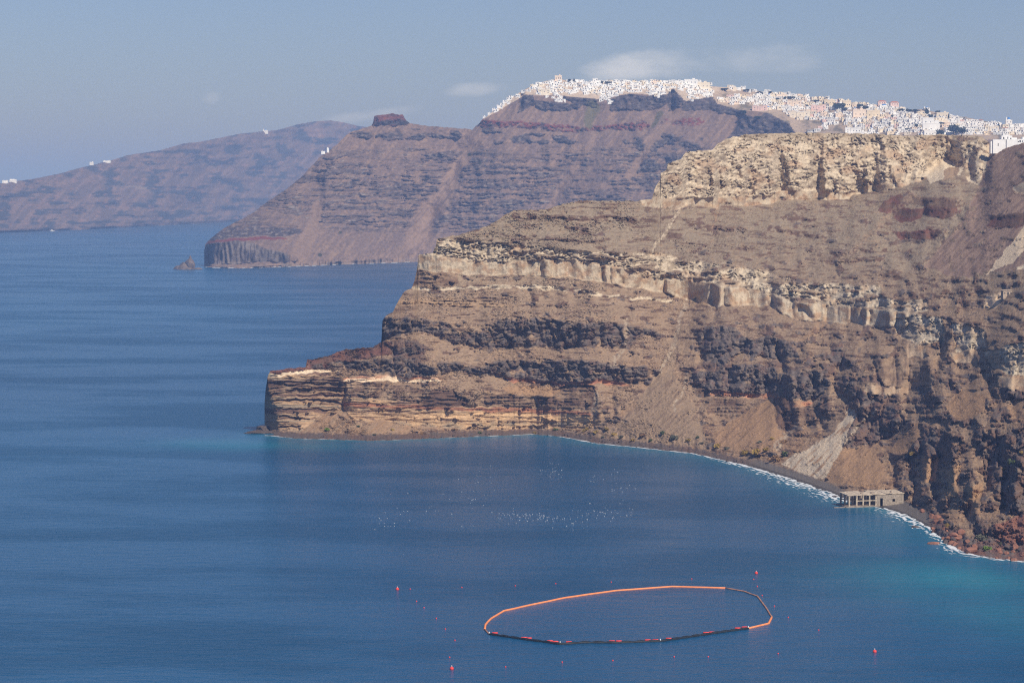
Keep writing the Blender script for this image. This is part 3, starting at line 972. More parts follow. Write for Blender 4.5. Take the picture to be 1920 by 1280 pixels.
w1, w2 = worley((X + rx) / 24, (Y + 0.25 * X) / 30, 3)
w3, w4 = worley((X + 0.4 * Y + rx) / 11, (Y - 0.2 * X) / 12, 5)
joint = 1 - sstep(0.0, 0.16, w2 - w1)
lava_r = zmask(-5.0 * w1 - 1.8 * joint - 2.2 * w3 + 1.6 * fbm(X / 8, Y / 7, 3, 93, 0.6) + 2.0 * ridged((X + rx) / 60, Y / 80, 2, 91), np.clip(L1.lava, 0, 1)) + 1.6
fx = X + 4 * fbm(X / 30, Y / 60, 2, 95)
fu = fx / 34.0 + 1.5 * gn(X / 75, Y * 0 + 0.5, 94)
fs_ = np.abs(np.mod(fu, 1.0) - 0.5) * 2
famp = sstep(-0.3, 0.25, gn(np.floor(fu) * 0.73 + 0.37, np.zeros_like(X) + 0.31, 96)) * pl([(760, 0.15), (960, 0.3), (1020, 1), (2100, 1)], X)
flut = zmask((4.2 + 1.6 * (X > 1250)) * famp * np.sqrt(np.clip(1 - fs_ ** 2, 0, 1)) + 2.6 * ridged(X / 64, Y / 190, 2, 94) + 0.7 * fbm(X / 6, Y / 14, 3, 96), np.clip(L1.flute, 0, 1))
strr = 1.2 * np.clip(n_hor * 2.2, -0.6, 0.9) + 0.5 * fbm(X / 9, Y / 3.4, 2, 96)
stones = np.clip(gn(X / 3.4, Y / 2.9, 103) - 0.30, 0, 1) * 5.0 * sstep(-0.2, 0.3, fbm(X / 40, Y / 30, 2, 104))
tals = 0.7 * fbm(X / 7, Y / 5, 3, 97) + 1.2 * fbm(X / 40, Y / 60, 2, 98) + 0.7 * np.clip(n_dia, -0.4, 0.6) + stones
ripr = zmask(1.7 * RIPH + 2.0 * fbm(X / 14, Y / 11, 4, 99, 0.6) + 5.0 * ridged((X + rx) / 40, Y / 110, 3, 100) * (0.22 + 0.78 * (Y < 400)), L1.rip) - 0.2
ramp = pl([(690, 3), (740, 8), (765, 15), (815, 28)], Y)
upz = 1 + 0.4 * sstep(560, 470, Y)
rough = 3.2 * upz * CR1 * CRM + 2.0 * upz * CR2 * CRM2 + 1.2 * fbm(X / 9, Y / 6, 3, 221, 0.6) * (0.3 + 0.7 * CRM)
hard = np.clip(L1.tal * 0.8 + L1.lava * 0.7, 0, 1.2) * (1 - 0.9 * np.clip(L1.rip + L1.flute, 0, 1))
lava_r = lava_r * (1 + 0.45 * sstep(1400, 1600, X))
disp = hard * rough + L1.lava * lava_r + L1.flute * flut + L1.strat * strr + L1.tal * tals + L1.rip * ripr - 20 * np.clip(1 - (X - 496) / ramp, 0, 1)
PN = L1.points(disp)
near = L1.build('cliff', PN, ROCK_NEAR, [(4, -1.5, 0), (25, -14, 6), (80, -52, 25), (180, -140, 70), (330, -300, 140)],
                left=[(0.4, 8, -0.5), (3, 25, -2), (12, 70, -14), (40, 160, -60)])
tag(near, kind='structure')
print('near cliff depth', L1.D[-1][[0, 150, 300, 450, 600, 750, 900]], 'top z', PN[-1, ::100, 2])

# ================================================================== the mountain with the two towns
WATER_MID = [(383, 501), (450, 503), (540, 500), (640, 496), (780, 491), (1000, 490), (1200, 492), (1400, 497), (1700, 510), (2000, 525), (2120, 530), (2600, 545)]
SKY_MID = [(383, 470), (385, 457), (395, 447), (420, 428), (470, 402), (500, 379), (540, 353), (570, 327), (600, 294), (615, 285), (640, 263), (656, 248), (680, 241),
           (697, 236), (701, 226), (699, 219), (708, 216), (735, 213), (756, 216), (759, 224), (768, 231), (800, 236), (850, 240), (885, 243), (897, 233), (905, 224),
           (925, 209), (950, 190), (980, 170), (1000, 160), (1020, 153), (1045, 148), (1068, 152), (1110, 156), (1170, 156), (1250, 156), (1290, 155), (1330, 162),
           (1380, 165), (1430, 172), (1480, 179), (1530, 186), (1600, 193), (1660, 200), (1700, 206), (1730, 205), (1760, 212), (1820, 222), (1870, 232), (1920, 237), (2000, 244), (2120, 250), (2600, 262)]
xs2 = np.concatenate([np.arange(383, 1260, 1.8), np.arange(1260, 2000, 2.2), np.arange(2000, 2600, 8.0)])
L2 = Land(xs2, pl(WATER_MID, xs2) + 0.6 * fbm(xs2 / 6, xs2 * 0, 3, 105), pl(SKY_MID, xs2) + 1.5 * fbm(xs2 / 7, xs2 * 0 + 2, 3, 106) * (xs2 < 960), 260, warp=(4, 2.2), seed=101)
X, Y, Xw, Yw = L2.X, L2.Y, L2.Xw, L2.Yw
n_mid = fbm(X / 30, Y / 14, 4, 111)
n_fin = fbm(X / 6, Y / 4.5, 3, 112)
n_big = fbm(X / 150, Y / 60, 3, 113)
n_dia = fbm((X + 0.8 * Y) / 9, (X - Y) / 70, 3, 114)
M_TAL = lin(120, 101, 91)
M_TAL2 = lin(138, 115, 98)
M_LAV = lin(76, 68, 68)
M_LAVG = lin(120, 110, 104)
M_RED = lin(116, 64, 56)
M_GRN = lin(96, 92, 62)
c0 = mixv(M_TAL, M_TAL2, sstep(-0.2, 0.4, n_dia))
c0 = mixv(c0, M_TAL * 0.7, sstep(0.1, 0.4, n_fin) * 0.6)
L2.col[:] = c0
L2.slope[:] = 37
# stacked lava benches
tilt = 0.0
bn = fbm(X / 95, (Y + tilt * X + 5 * n_mid) / 6.0, 4, 121, 0.62)
reg = sstep(262, 292, Y) * sstep(452, 415, Y) * (0.55 + 0.45 * sstep(-0.35, 0.1, n_big + 0.15))
fine = fbm((X + 4 * n_fin) / 34, (Y + 3 * n_mid) / 2.6, 3, 126)
vert = fbm(X / 6, Y / 20, 3, 127)
m = (0.75 * sstep(-0.05, 0.22, bn + 0.14 * (reg - 0.55) + 0.25 * fine + 0.12 * vert) + 0.35 * sstep(0.1, 0.35, fine)) * reg
m = np.clip(m, 0, 1)
pale = sstep(0.22, 0.4, fine) * sstep(0.05, 0.3, fbm(X / 40, Y / 7, 3, 128)) * reg
LAVM = mixv(mixv(M_LAV, M_LAVG, sstep(0.05, 0.4, fbm(X / 8, Y / 4, 3, 122))), M_TAL, sstep(0.2, 0.5, fbm(X / 22, Y / 8, 3, 123)) * 0.6)
L2.paint(m, LAVM, 62, lava=1, tal=0)
L2.paint(pale * 0.7, lin(158, 146, 134), 66, lava=1)
for pts in ([(905, 238), (960, 236), (950, 246), (902, 248)], [(925, 262), (1000, 250), (1090, 258), (1095, 268), (1000, 268), (930, 270)], [(1160, 262), (1240, 250), (1320, 258), (1310, 282), (1200, 282)],
            [(656, 248), (760, 240), (860, 246), (870, 258), (760, 262), (660, 258)], [(1180, 300), (1290, 288), (1280, 320), (1190, 322)]):
    L2.paint(L2.poly(pts) * sstep(-0.2, 0.1, n_mid), LAVM, 66, lava=1, tal=0)
# red scoria layers
for top, bot, a, b_ in (([(895, 226), (960, 226), (1090, 236)], [(895, 238), (960, 238), (1090, 250)], 893, 1095), ([(1150, 232), (1215, 226)], [(1150, 244), (1215, 244)], 1148, 1218), ([(1240, 224), (1320, 222)], [(1240, 234), (1320, 236)], 1238, 1322), ([(1090, 238), (1160, 234)], [(1090, 246), (1160, 240)], 1090, 1170)):
    L2.paint(L2.band(top, bot, a, b_) * sstep(-0.3, 0.05, n_fin), mixv(M_RED, M_LAV, sstep(0.0, 0.4, n_mid)), 64, lava=0.8, tal=0)
# dark bluffs right below the houses
for pts in ([(974, 168), (998, 170), (1005, 196), (990, 204), (972, 212)], [(1000, 188), (1050, 192), (1090, 196), (1078, 206), (1010, 206)], [(1056, 180), (1110, 174), (1122, 186), (1118, 200), (1075, 194)],
            [(1142, 186), (1180, 176), (1215, 182), (1250, 178), (1256, 190), (1225, 206), (1145, 206)], [(1252, 176), (1262, 166), (1280, 168), (1276, 200), (1252, 210)], [(1275, 188), (1340, 180), (1380, 188), (1372, 206), (1280, 206)],
            [(1340, 196), (1395, 198), (1400, 216), (1345, 212)], [(1400, 216), (1450, 226), (1500, 232), (1512, 252), (1380, 256), (1360, 262)], [(1440, 205), (1470, 212), (1460, 232), (1420, 225)]):
    L2.paint(L2.poly(pts), mixv(LAVM, M_LAV, 0.3 + 0 * X), 70 if pts[0][0] < 1270 else 52, lava=1.0, tal=0)
# crag on the ridge
L2.paint(L2.poly([(692, 233), (694, 210), (762, 208), (770, 232), (740, 236)]), mixv(M_RED * 0.8 + M_TAL * 0.2, M_LAV, sstep(-0.1, 0.4, n_mid)), 74, lava=0.7, tal=0)
# columnar bluff over the sea
L2.paint(L2.band([(380, 456), (450, 450), (480, 458), (545, 478)], [(380, 498), (450, 494), (480, 492), (545, 492)], 370, 560), mixv(M_LAVG, M_LAV, sstep(-0.1, 0.3, fbm(X / 5, Y / 30, 3, 125))), 76, flute=1.5, tal=0)
L2.paint(L2.band([(380, 452), (450, 446), (530, 443)], [(380, 457), (450, 451), (530, 448)], 370, 540, soft=1), M_RED, 50)
L2.paint(L2.band([(390, 440), (440, 424), (560, 428)], [(390, 452), (440, 445), (560, 440)], 385, 570), LAVM, 58, lava=0.8)
# big debris chute, greener gullies
L2.paint(L2.line([(896, 262), (850, 325), (832, 366), (795, 412), (772, 482)], 9, 34) * 0.9, mixv(M_TAL2 * 1.1, M_TAL, sstep(0, .4, n_dia)), 36, lava=0, tal=1)
L2.paint(L2.line([(600, 380), (580, 440), (560, 480)], 8, 26) * 0.7, M_TAL2, 36, lava=0, tal=1)
L2.paint(L2.line([(1120, 250), (1060, 340), (1030, 400)], 5, 12) * 0.7, M_TAL2, 36, lava=0, tal=1)
L2.paint(L2.line([(1275, 210), (1225, 260), (1180, 330)], 6, 10) * 0.8, M_TAL2, 36, lava=0, tal=1)
L2.paint(L2.line([(1110, 200), (1104, 236)], 16, 9) * 0.8, M_GRN, None)
L2.paint(L2.line([(1240, 212), (1222, 236)], 6, 4) * 0.8, M_GRN * 0.8, None)
for (x0, y0, rr) in ((600, 478, 5), (638, 436, 4), (900, 306, 4), (880, 290, 5)):
    L2.paint(sstep(rr, rr * 0.6, np.hypot(X - x0, (Y - y0) * 1.2)), M_GRN * 0.45, None)
L2.paint(sstep(9, 4, pl(WATER_MID, X) - Y + 4 * n_fin), mixv(M_TAL2 * 1.1, M_LAVG, n_mid + 0.4), 30)
# built-up gentler slopes
town_up = [(905, 225), (955, 182), (1045, 140), (1330, 150), (1400, 160), (1400, 182), (1330, 182), (1285, 190), (1262, 166), (1250, 178), (1180, 176), (1120, 186), (1060, 180), (985, 178)]
town_dn = [(1330, 172), (1440, 165), (1600, 186), (1720, 202), (1930, 234), (2120, 246), (2120, 262), (1500, 262), (1480, 232), (1440, 212), (1380, 205), (1345, 195)]
L2.paint(inpoly(town_up, X, Y).astype(float), lin(186, 168, 148), 38, lava=0, tal=0.3)
L2.paint(inpoly(town_dn, X, Y).astype(float), mixv(lin(176, 156, 134), lin(120, 110, 90), sstep(0, .4, n_mid)), 24, lava=0, tal=0.3)
DT2 = pl([(383, 5450), (450, 5560), (600, 5800), (735, 5980), (890, 5990), (1000, 6060), (1080, 6080), (1280, 6090), (1345, 6130), (1400, 6220), (1600, 6000), (1800, 5750), (2120, 5400), (2600, 5150)], xs2)
L2.integrate(DT2, sx=22, sy=60)
for pts, w, d in (([(1262, 168), (1258, 205)], 7, 26), ([(978, 170), (974, 205)], 5, 20), ([(880, 250), (850, 320), (800, 410), (775, 480)], 26, 26), ([(600, 330), (590, 400)], 12, 16), ([(1060, 300), (1040, 380)], 18, 18), ([(690, 270), (660, 420)], 22, 16), ([(1390, 210), (1370, 250)], 10, 20), ([(1460, 215), (1440, 250)], 12, 24)):
    L2.groove(pts, w, d)
for pts, w, d in (([(740, 240), (760, 330), (700, 440)], 40, 26), ([(960, 240), (930, 330), (900, 440)], 45, 24), ([(1190, 190), (1180, 260), (1130, 360)], 36, 22), ([(560, 400), (500, 480)], 30, 14)):
    L2.groove(pts, w, -d)
rel = L2.lava * (5 * ridged(X / 17, Y / 22, 3, 131) + 5 * fbm(X / 9, Y / 6, 3, 132)) + L2.flute * 6 * ridged(X / 14, Y / 80, 2, 133) \
    + L2.tal * (2.2 * fbm(X / 9, Y / 7, 3, 134) + 5 * fbm(X / 50, Y / 60, 2, 135)) + 10 * ridged(X / 70, Y / 110, 2, 136) * (1 - inpoly(town_dn, X, Y)) * sstep(150, 215, Y)
rel -= 60 * (1 - sstep(0, 30, X - 383)) ** 2
PM = L2.points(rel)
mid = L2.build('mountain', PM, ROCK_MID, [(20, -4, 0), (90, -30, 20), (300, -140, 60), (700, -420, 150)], left=[(2, 30, -3), (20, 120, -20), (80, 300, -120)])
tag(mid, kind='structure')
print('mountain top depth', L2.D[-1][::80], PM[-1, ::80, 2])

# ================================================================== the far headland
WATER_FAR = [(-420, 450), (-160, 444), (0, 436), (150, 431), (300, 423), (440, 416), (560, 411), (760, 406)]
SKY_FAR = [(-420, 443), (-300, 398), (-160, 362), (-60, 350), (0, 344), (60, 336), (110, 326), (150, 315), (180, 308), (215, 299), (240, 291), (300, 282), (345, 269), (370, 267), (415, 258), (425, 256), (450, 251), (490, 247),
           (520, 244), (560, 233), (590, 228), (620, 226), (650, 231), (675, 237), (760, 246)]
xs3 = np.arange(-420, 761, 2.6)
L3 = Land(xs3, pl(WATER_FAR, xs3), pl(SKY_FAR, xs3) + 0.9 * fbm(xs3 / 8, xs3 * 0, 3, 141), 90, seed=140)
X, Y = L3.X, L3.Y
n1, n2, n3 = fbm(X / 40, Y / 20, 4, 143), fbm(X / 70, Y / 6, 3, 144), fbm((X + Y) / 14, (X - Y) / 60, 3, 145)
c0 = mixv(lin(106, 92, 84), lin(126, 106, 94), sstep(-0.2, 0.4, n3))
c0 = mixv(c0, lin(70, 70, 72), sstep(0.02, 0.3, n1 + 0.4 * n2))
c0 = mixv(c0, lin(142, 112, 98), sstep(0.25, 0.5, fbm(X / 16, Y / 5, 3, 146)) * 0.7)
L3.col[:] = c0
L3.paint(sstep(0.05, 0.3, n2), None, 62, lava=1)
L3.paint(L3.poly([(225, 349), (262, 355), (280, 350), (268, 348)]) * 0.5, lin(150, 134, 118), None)
L3.paint(L3.poly([(575, 246), (605, 240), (590, 256), (578, 258)]), lin(128, 106, 96), None)
L3.integrate(pl([(-420, 8100), (-160, 9400), (0, 9750), (300, 11200), (450, 12400), (600, 13300), (760, 13600)], xs3), sx=12, sy=40)
PF = L3.points(22 * ridged(X / 60, Y / 50, 3, 147) + L3.lava * 12 * fbm(X / 14, Y / 8, 3, 148) + 8 * fbm(X / 20, Y / 14, 3, 149))
far = L3.build('hill', PF, ROCK_FAR, [(60, -10, 0), (400, -120, 60), (1200, -600, 150)])
tag(far, kind='structure')

# ================================================================== sea
shore = [sea_point(x, y) for x, y in WATER_NEAR if x >= 497]
SX = np.array([p[0] for p in shore])
SY = np.array([p[1] for p in shore])
gx = np.unique(np.concatenate([-np.geomspace(450, 70000, 22), np.linspace(-420, 420, 106), np.geomspace(450, 70000, 22)]))
gy = np.unique(np.concatenate([np.array([-3000, -1000, 0, 400, 700]), np.arange(800, 2200, 10.0), np.geomspace(2200, 80000, 34)]))
GX, GY = np.meshgrid(gx, gy)
d, _ = dseg(list(zip(SX, SY)), GX, GY)
shal = np.exp(-d / 14.0) * 0.6
for px, py, rx_, ry_, a_ in ((1810, 1088, 220, 42, 0.72), (1900, 1140, 170, 60, 0.45), (1680, 1000, 130, 36, 0.3), (450, 832, 140, 11, 0.5), (600, 836, 120, 9, 0.35)):
    b_, m_ = slopes(px, py)
    D_ = -H / m_
    cx = b_ * D_
    ax = rx_ / F * D_
    ay = ry_ / F * D_ * D_ / H
    shal = np.maximum(shal, a_ * np.exp(-(((GX - cx) / ax) ** 2 + ((GY - D_) / ay) ** 2)))
shal = shal * (1 + 0.5 * fbm(GX / 40, GY / 60, 3, 151))
me = array_mesh('sea', np.stack([GX, GY, GX * 0], -1).reshape(-1, 3), grid_quads(*GX.shape), None, True, {'shallow': np.clip(shal, 0, 1)})
sea = link(bpy.data.objects.new('sea', me))
tag(sea, kind='structure')


def sea_material():
    m_, t, b = new_mat('sea_water')
    N, L = t.nodes, t.links
    co = N.new('ShaderNodeTexCoord')
    at = N.new('ShaderNodeAttribute')
    at.attribute_name = 'shallow'

    def noise(scale, sx, sy, detail, rot=0.0, rough=0.5):
        mp = N.new('ShaderNodeMapping')
        mp.inputs['Scale'].default_value = (sx, sy, 1)
        mp.inputs['Rotation'].default_value = (0, 0, rot)
        L.new(co.outputs['Object'], mp.inputs['Vector'])
        n = N.new('ShaderNodeTexNoise')
        n.inputs['Scale'].default_value = scale
        n.inputs['Detail'].default_value = detail
        n.inputs['Roughness'].default_value = rough
        L.new(mp.outputs[0], n.inputs['Vector'])
        return n.outputs['Fac']

    def mrange(v, a, b_, c, d_, smooth=True):
        n = N.new('ShaderNodeMapRange')
        if smooth:
            n.interpolation_type = 'SMOOTHSTEP'
        L.new(v, n.inputs[0])
        for i, q in enumerate((a, b_, c, d_)):
            n.inputs[i + 1].default_value = q
        return n.outputs[0]

    # wind lanes: smoother and ruffled water in long patches
    lanes = noise(0.0062, 0.55, 1.15, 7, 0.22, 0.66)
    wide = noise(0.0011, 1.0, 0.7, 3, 0.2)
    ruff = mrange(lanes, 0.40, 0.62, 0.0, 1.0)
    deep = N.new('ShaderNodeMix')
    deep.data_type = 'RGBA'
    L.new(mrange(wide, 0.35, 0.65, 0, 1), deep.inputs[0])
    deep.inputs[6].default_value = (0.002, 0.064, 0.150, 1)
    deep.inputs[7].default_value = (0.003, 0.080, 0.180, 1)
    lane_c = N.new('ShaderNodeVectorMath')
    lane_c.operation = 'SCALE'
    L.new(deep.outputs[2], lane_c.inputs[0])
    L.new(mrange(lanes, 0.44, 0.60, 1.06, 0.82), lane_c.inputs['Scale'])  # ruffled water's duller sky reflection painted into the base colour
    sh = N.new('ShaderNodeMix')
    sh.data_type = 'RGBA'
    L.new(at.outputs['Fac'], sh.inputs[0])
    L.new(lane_c.outputs[0], sh.inputs[6])
    sh.inputs[7].default_value = (0.014, 0.20, 0.27, 1)
    L.new(sh.outputs[2], b.inputs['Base Color'])
    b.inputs['IOR'].default_value = 1.333
    L.new(mrange(ruff, 0, 1, 0.22, 0.30), b.inputs['Roughness'])
    b.inputs['Specular IOR Level'].default_value = 0.36
    w1 = noise(0.11, 0.7, 1.5, 4, 0.3, 0.6)
    w2 = noise(0.55, 0.6, 1.4, 3, 0.2, 0.6)
    ad = N.new('ShaderNodeMath')
    ad.operation = 'MULTIPLY_ADD'
    L.new(w2, ad.inputs[0])
    ad.inputs[1].default_value = 0.35
    L.new(w1, ad.inputs[2])
    bp = N.new('ShaderNodeBump')
    L.new(mrange(ruff, 0, 1, 0.36, 0.5), bp.inputs['Strength'])
    bp.inputs['Distance'].default_value = 2.2
    L.new(ad.outputs[0], bp.inputs['Height'])
    L.new(bp.outputs['Normal'], b.inputs['Normal'])
    return m_


sea.data.materials.append(sea_material())

# ================================================================== haze
hz = MB()
hz.box(-75000, 75000, -4000, 85000, -8.0, 500.0)
hm = bpy.data.materials.new('haze_air')
hm.use_nodes = True
hm.node_tree.nodes.clear()
ho = hm.node_tree.nodes.new('ShaderNodeOutputMaterial')
hv = hm.node_tree.nodes.new('ShaderNodeVolumePrincipled')
hv.inputs['Color'].default_value = (0.42, 0.60, 1.0, 1)
hv.inputs['Absorption Color'].default_value = (0.5, 0.5, 0.5, 1)
hv.inputs['Density'].default_value = 0.000078
hv.inputs['Anisotropy'].default_value = 0.12
hm.node_tree.links.new(hv.outputs[0], ho.inputs['Volume'])
haze = hz.build('haze', hm)
tag(haze, kind='stuff')

# ================================================================== things
def ordinal(n):
    return '%d%s' % (n, 'th' if 10 <= n % 100 <= 20 else {1: 'st', 2: 'nd', 3: 'rd'}.get(n % 10, 'th'))


PAINT = {
    'white': plain('whitewash', (0.82, 0.81, 0.79), 0.9, 0.06, 0.3),
    'cream': plain('cream_plaster', (0.78, 0.69, 0.55), 0.9, 0.08, 0.3),
    'peach': plain('peach_plaster', (0.80, 0.66, 0.53), 0.9, 0.08, 0.3),
    'ochre': plain('ochre_plaster', (0.78, 0.65, 0.47), 0.9, 0.08, 0.3),
    'pink': plain('pink_plaster', (0.72, 0.53, 0.47), 0.9, 0.08, 0.3),
    'grey': plain('grey_stone', (0.36, 0.34, 0.32), 0.9, 0.15, 0.4),
}
GLASS_DARK = plain('dark_opening', (0.045, 0.05, 0.06), 0.35, 0.2, 1.0, 0.5)
BLUE = plain('blue_dome_paint', (0.05, 0.19, 0.5), 0.5, 0.08, 0.5)
ROOF_RED = plain('terracotta', (0.42, 0.17, 0.1), 0.9, 0.15, 0.5)


def house_mesh(kind, colour):
    """unit house: 1 wide, 1 deep, 1 high, standing on z = 0 with a foundation below"""
    b = MB()
    if kind == 'flat-roofed':
        b.box(-.5, .5, -.5, .5, -0.6, .92)
        for (x0, x1, y0, y1) in ((-.52, .52, -.52, -.46), (-.52, .52, .46, .52), (-.52, -.46, -.459, .459), (.46, .52, -.459, .459)):
            b.box(x0, x1, y0, y1, .88, 1.02)
        b.box(.1, .3, .05, .3, .921, 1.22)
    elif kind == 'stepped':
        b.box(-.5, .5, -.5, .3, -0.6, .55)
        b.box(-.52, .52, -.53, -.48, .551, .63)
        b.box(-.5, .18, -.12, .5, .552, 1.0)
        b.box(-.52, .2, -.14, .52, 1.001, 1.06)
        b.box(.24, .46, .0, .28, .553, .86)
    elif kind == 'vaulted':
        b.box(-.5, .02, -.5, .5, -0.6, .62)
        b.vault(-.5, .02, -.5, .5, .621, .38)
        b.box(.03, .5, -.36, .5, -0.6, .56)
        b.vault(.03, .5, -.36, .5, .561, .3)
        b.box(.03, .5, -.6, -.37, -0.6, .16)
    elif kind == 'domed':
        b.box(-.5, .5, -.45, .5, -0.6, .58)
        b.box(-.52, .52, -.47, .52, .581, .63)
        b.lathe([(.27, .631), (.27, .72)], 10, 0, .05)
        b.dome(0, .05, .721, .25, .3, 10, 4, 1)
        b.box(-.46, -.3, -.43, -.3, .632, .95)
        b.box(-.42, -.34, -.4, -.33, .951, 1.02)
    elif kind == 'long terraced':
        b.box(-.5, -.16, -.44, .5, -0.6, .96)
        b.box(-.155, .2, -.5, .46, -0.6, .84)
        b.box(.205, .5, -.4, .5, -0.6, 1.0)
        for (x0, x1, y0, z) in ((-.51, -.15, -.46, .961), (-.16, .21, -.52, .841), (.2, .51, -.42, 1.001)):
            b.box(x0, x1, y0, y0 + .06, z, z + .07)
        b.box(-.5, .5, -.72, -.53, -0.6, .14)
    elif kind == 'hip-roofed':
        b.box(-.5, .5, -.5, .5, -0.6, .74)
        b.box(-.56, .56, -.56, .56, .741, .98, 1, .34)
    mats = [PAINT[colour], BLUE if kind == 'domed' else (ROOF_RED if kind == 'hip-roofed' else PAINT[colour])]
    return b.mesh('house', mats)


_hm = {}
wb = MB()
wb.box(-.5, .5, -.5, .5, 0, 1)
WIN_MESH = wb.mesh('window', GLASS_DARK)
WIN_SPOTS = {'flat-roofed': [(-.28, -.5, .42), (.05, -.5, .42), (.32, -.5, .42), (-.1, -.5, -.02)], 'stepped': [(-.3, -.5, .12), (.1, -.5, .1), (-.3, -.12, .68), (-.02, -.12, .68)],
             'vaulted': [(-.24, -.5, .12), (.26, -.36, .26), (-.24, -.5, .62)], 'domed': [(0, -.45, .02), (-.28, -.45, .3), (.28, -.45, .3)],
             'long terraced': [(-.33, -.44, .5), (.02, -.5, .4), (.34, -.4, .55), (-.33, -.44, .05), (.02, -.5, .02), (.34, -.4, .1)], 'hip-roofed': [(-.28, -.5, .3), (.02, -.5, .3), (.3, -.5, .3)]}
houses = []          # every house as a record; the largest become objects, the rest one mass


def plan_house(x, y, wpx, hpx, colour, kind, village, row, label=None, depth=None, nwin=3, yaw=None):
    p = L2.at(x, y)
    s = p[1] / F
    w, h = wpx * s, hpx * s
    d = depth or max(6.0, min(w, 10.0))
    houses.append(dict(px=x, p=(p[0], p[1] + d * 0.42, p[2]), w=w, h=h, d=d, colour=colour, kind=kind, village=village, row=row, label=label,
                       size=wpx * hpx, nwin=nwin, yaw=random.uniform(-0.35, 0.3) if yaw is None else yaw))


UP = [[(925, 210), (945, 192), (975, 171), (1000, 160), (1045, 150), (1068, 152), (1070, 162), (1058, 178), (1050, 192), (1040, 177), (1012, 177), (1000, 173), (978, 174), (972, 182), (950, 197), (930, 212)],
      [(1070, 154), (1330, 154), (1335, 162), (1300, 168), (1275, 170), (1262, 164), (1250, 177), (1235, 181), (1200, 175), (1180, 173), (1150, 186), (1145, 192), (1128, 191), (1115, 179), (1085, 175), (1060, 178), (1050, 182), (1058, 167)],
      [(1285, 164), (1330, 160), (1340, 174), (1328, 185), (1290, 190), (1280, 179)]]
DN = [[(1345, 187), (1380, 179), (1400, 182), (1440, 171), (1500, 180), (1600, 193), (1660, 199), (1700, 207), (1740, 214), (1930, 240), (1960, 244), (1960, 254), (1850, 254), (1780, 256), (1640, 256), (1600, 250), (1585, 238), (1530, 226), (1505, 229), (1480, 216), (1450, 209), (1420, 204), (1400, 199), (1350, 195)],
      [(1515, 250), (1545, 234), (1562, 228), (1566, 234), (1540, 248), (1520, 254)], [(1370, 166), (1420, 170), (1420, 174), (1370, 171)]]


def inside(polys, x, y):
    return any(inpoly(p, np.array([x]), np.array([y]))[0] for p in polys)


notable = [
    (1047, 152, 13, 10, 'peach', 'flat-roofed', 'up', 'peach house on the highest point of the hilltop village'),
    (1296, 160, 24, 11, 'white', 'flat-roofed', 'up', 'large white block at the right end of the hilltop village crest'),
    (1317, 168, 27, 13, 'cream', 'flat-roofed', 'up', 'wide cream building below the large white block of the hilltop village'),
    (1310, 184, 15, 7, 'peach', 'stepped', 'up', 'low peach house above the dark bluff right of the hilltop cleft'),
    (1020, 176, 22, 9, 'cream', 'long terraced', 'up', 'cream terraced building on the dark bluff under the highest peak of houses'),
    (1372, 168, 16, 8, 'cream', 'stepped', 'dn', 'lone cream house on the saddle between the two villages'),
    (1425, 208, 28, 10, 'pink', 'long terraced', 'dn', 'long pink house at the lower left edge of the sloping town'),
    (1466, 186, 20, 9, 'peach', 'flat-roofed', 'dn', 'peach house high on the left shoulder of the sloping town'),
    (1500, 222, 38, 13, 'cream', 'long terraced', 'dn', 'long cream terraced building on the town edge over the dark gully'),
    (1535, 208, 28, 11, 'pink', 'long terraced', 'dn', 'long pink terraced house in the middle left of the sloping town'),
    (1490, 200, 26, 11, 'peach', 'long terraced', 'dn', 'wide peach terraced house above the long pink one'),
    (1556, 198, 20, 10, 'ochre', 'flat-roofed', 'dn', 'ochre house left of the big round tree in the sloping town'),
    (1588, 204, 15, 15, 'ochre', 'flat-roofed', 'dn', 'tall ochre house right beside the big round tree'),
    (1611, 222, 24, 16, 'peach', 'flat-roofed', 'dn', 'tall peach building with rows of windows in the town centre'),
    (1638, 224, 24, 17, 'ochre', 'flat-roofed', 'dn', 'tall ochre building with blue-domed church above its right end'),
    (1658, 204, 16, 9, 'white', 'domed', 'dn', 'white church with a bright blue dome in the sloping town'),
    (1654, 197, 15, 9, 'pink', 'hip-roofed', 'dn', 'house with a pyramid roof on the skyline, left one of two'),
    (1677, 199, 16, 9, 'pink', 'hip-roofed', 'dn', 'house with a pyramid roof on the skyline, right one of two'),
    (1738, 206, 11, 6, 'white', 'domed', 'dn', 'small pale domed chapel alone on the skyline above the town'),
    (1746, 246, 32, 24, 'white', 'stepped', 'dn', 'big white gabled block at the lower edge of the town'),
    (1742, 256, 20, 11, 'white', 'flat-roofed', 'dn', 'bright white cube house just above the pale cliff top'),
    (1768, 222, 22, 11, 'cream', 'flat-roofed', 'dn', 'cream house with dark trees in front near the town skyline'),
    (1766, 232, 24, 11, 'cream', 'stepped', 'dn', 'peach-cream house above the darkest tree of the town'),
    (1600, 250, 30, 11, 'white', 'long terraced', 'dn', 'white hotel terraces hanging over the gully below the town'),
    (1612, 256, 18, 14, 'white', 'stepped', 'dn', 'white building at the lower tip of the hanging hotel terraces'),
    (1860, 246, 26, 9, 'cream', 'long terraced', 'dn', 'long cream house behind the white clifftop house'),
    (1892, 234, 12, 14, 'white', 'domed', 'dn', 'white church with bell tower near the right edge of the town'),
]
for (x, y, w, h, c, k, v, lab) in notable:
    plan_house(x, y, w, h, c, k, v, 0, lab, nwin=6 if 'terraced' in k or h > 13 else 4, yaw=random.uniform(-.15, .15))
row = 0
y = 150.0
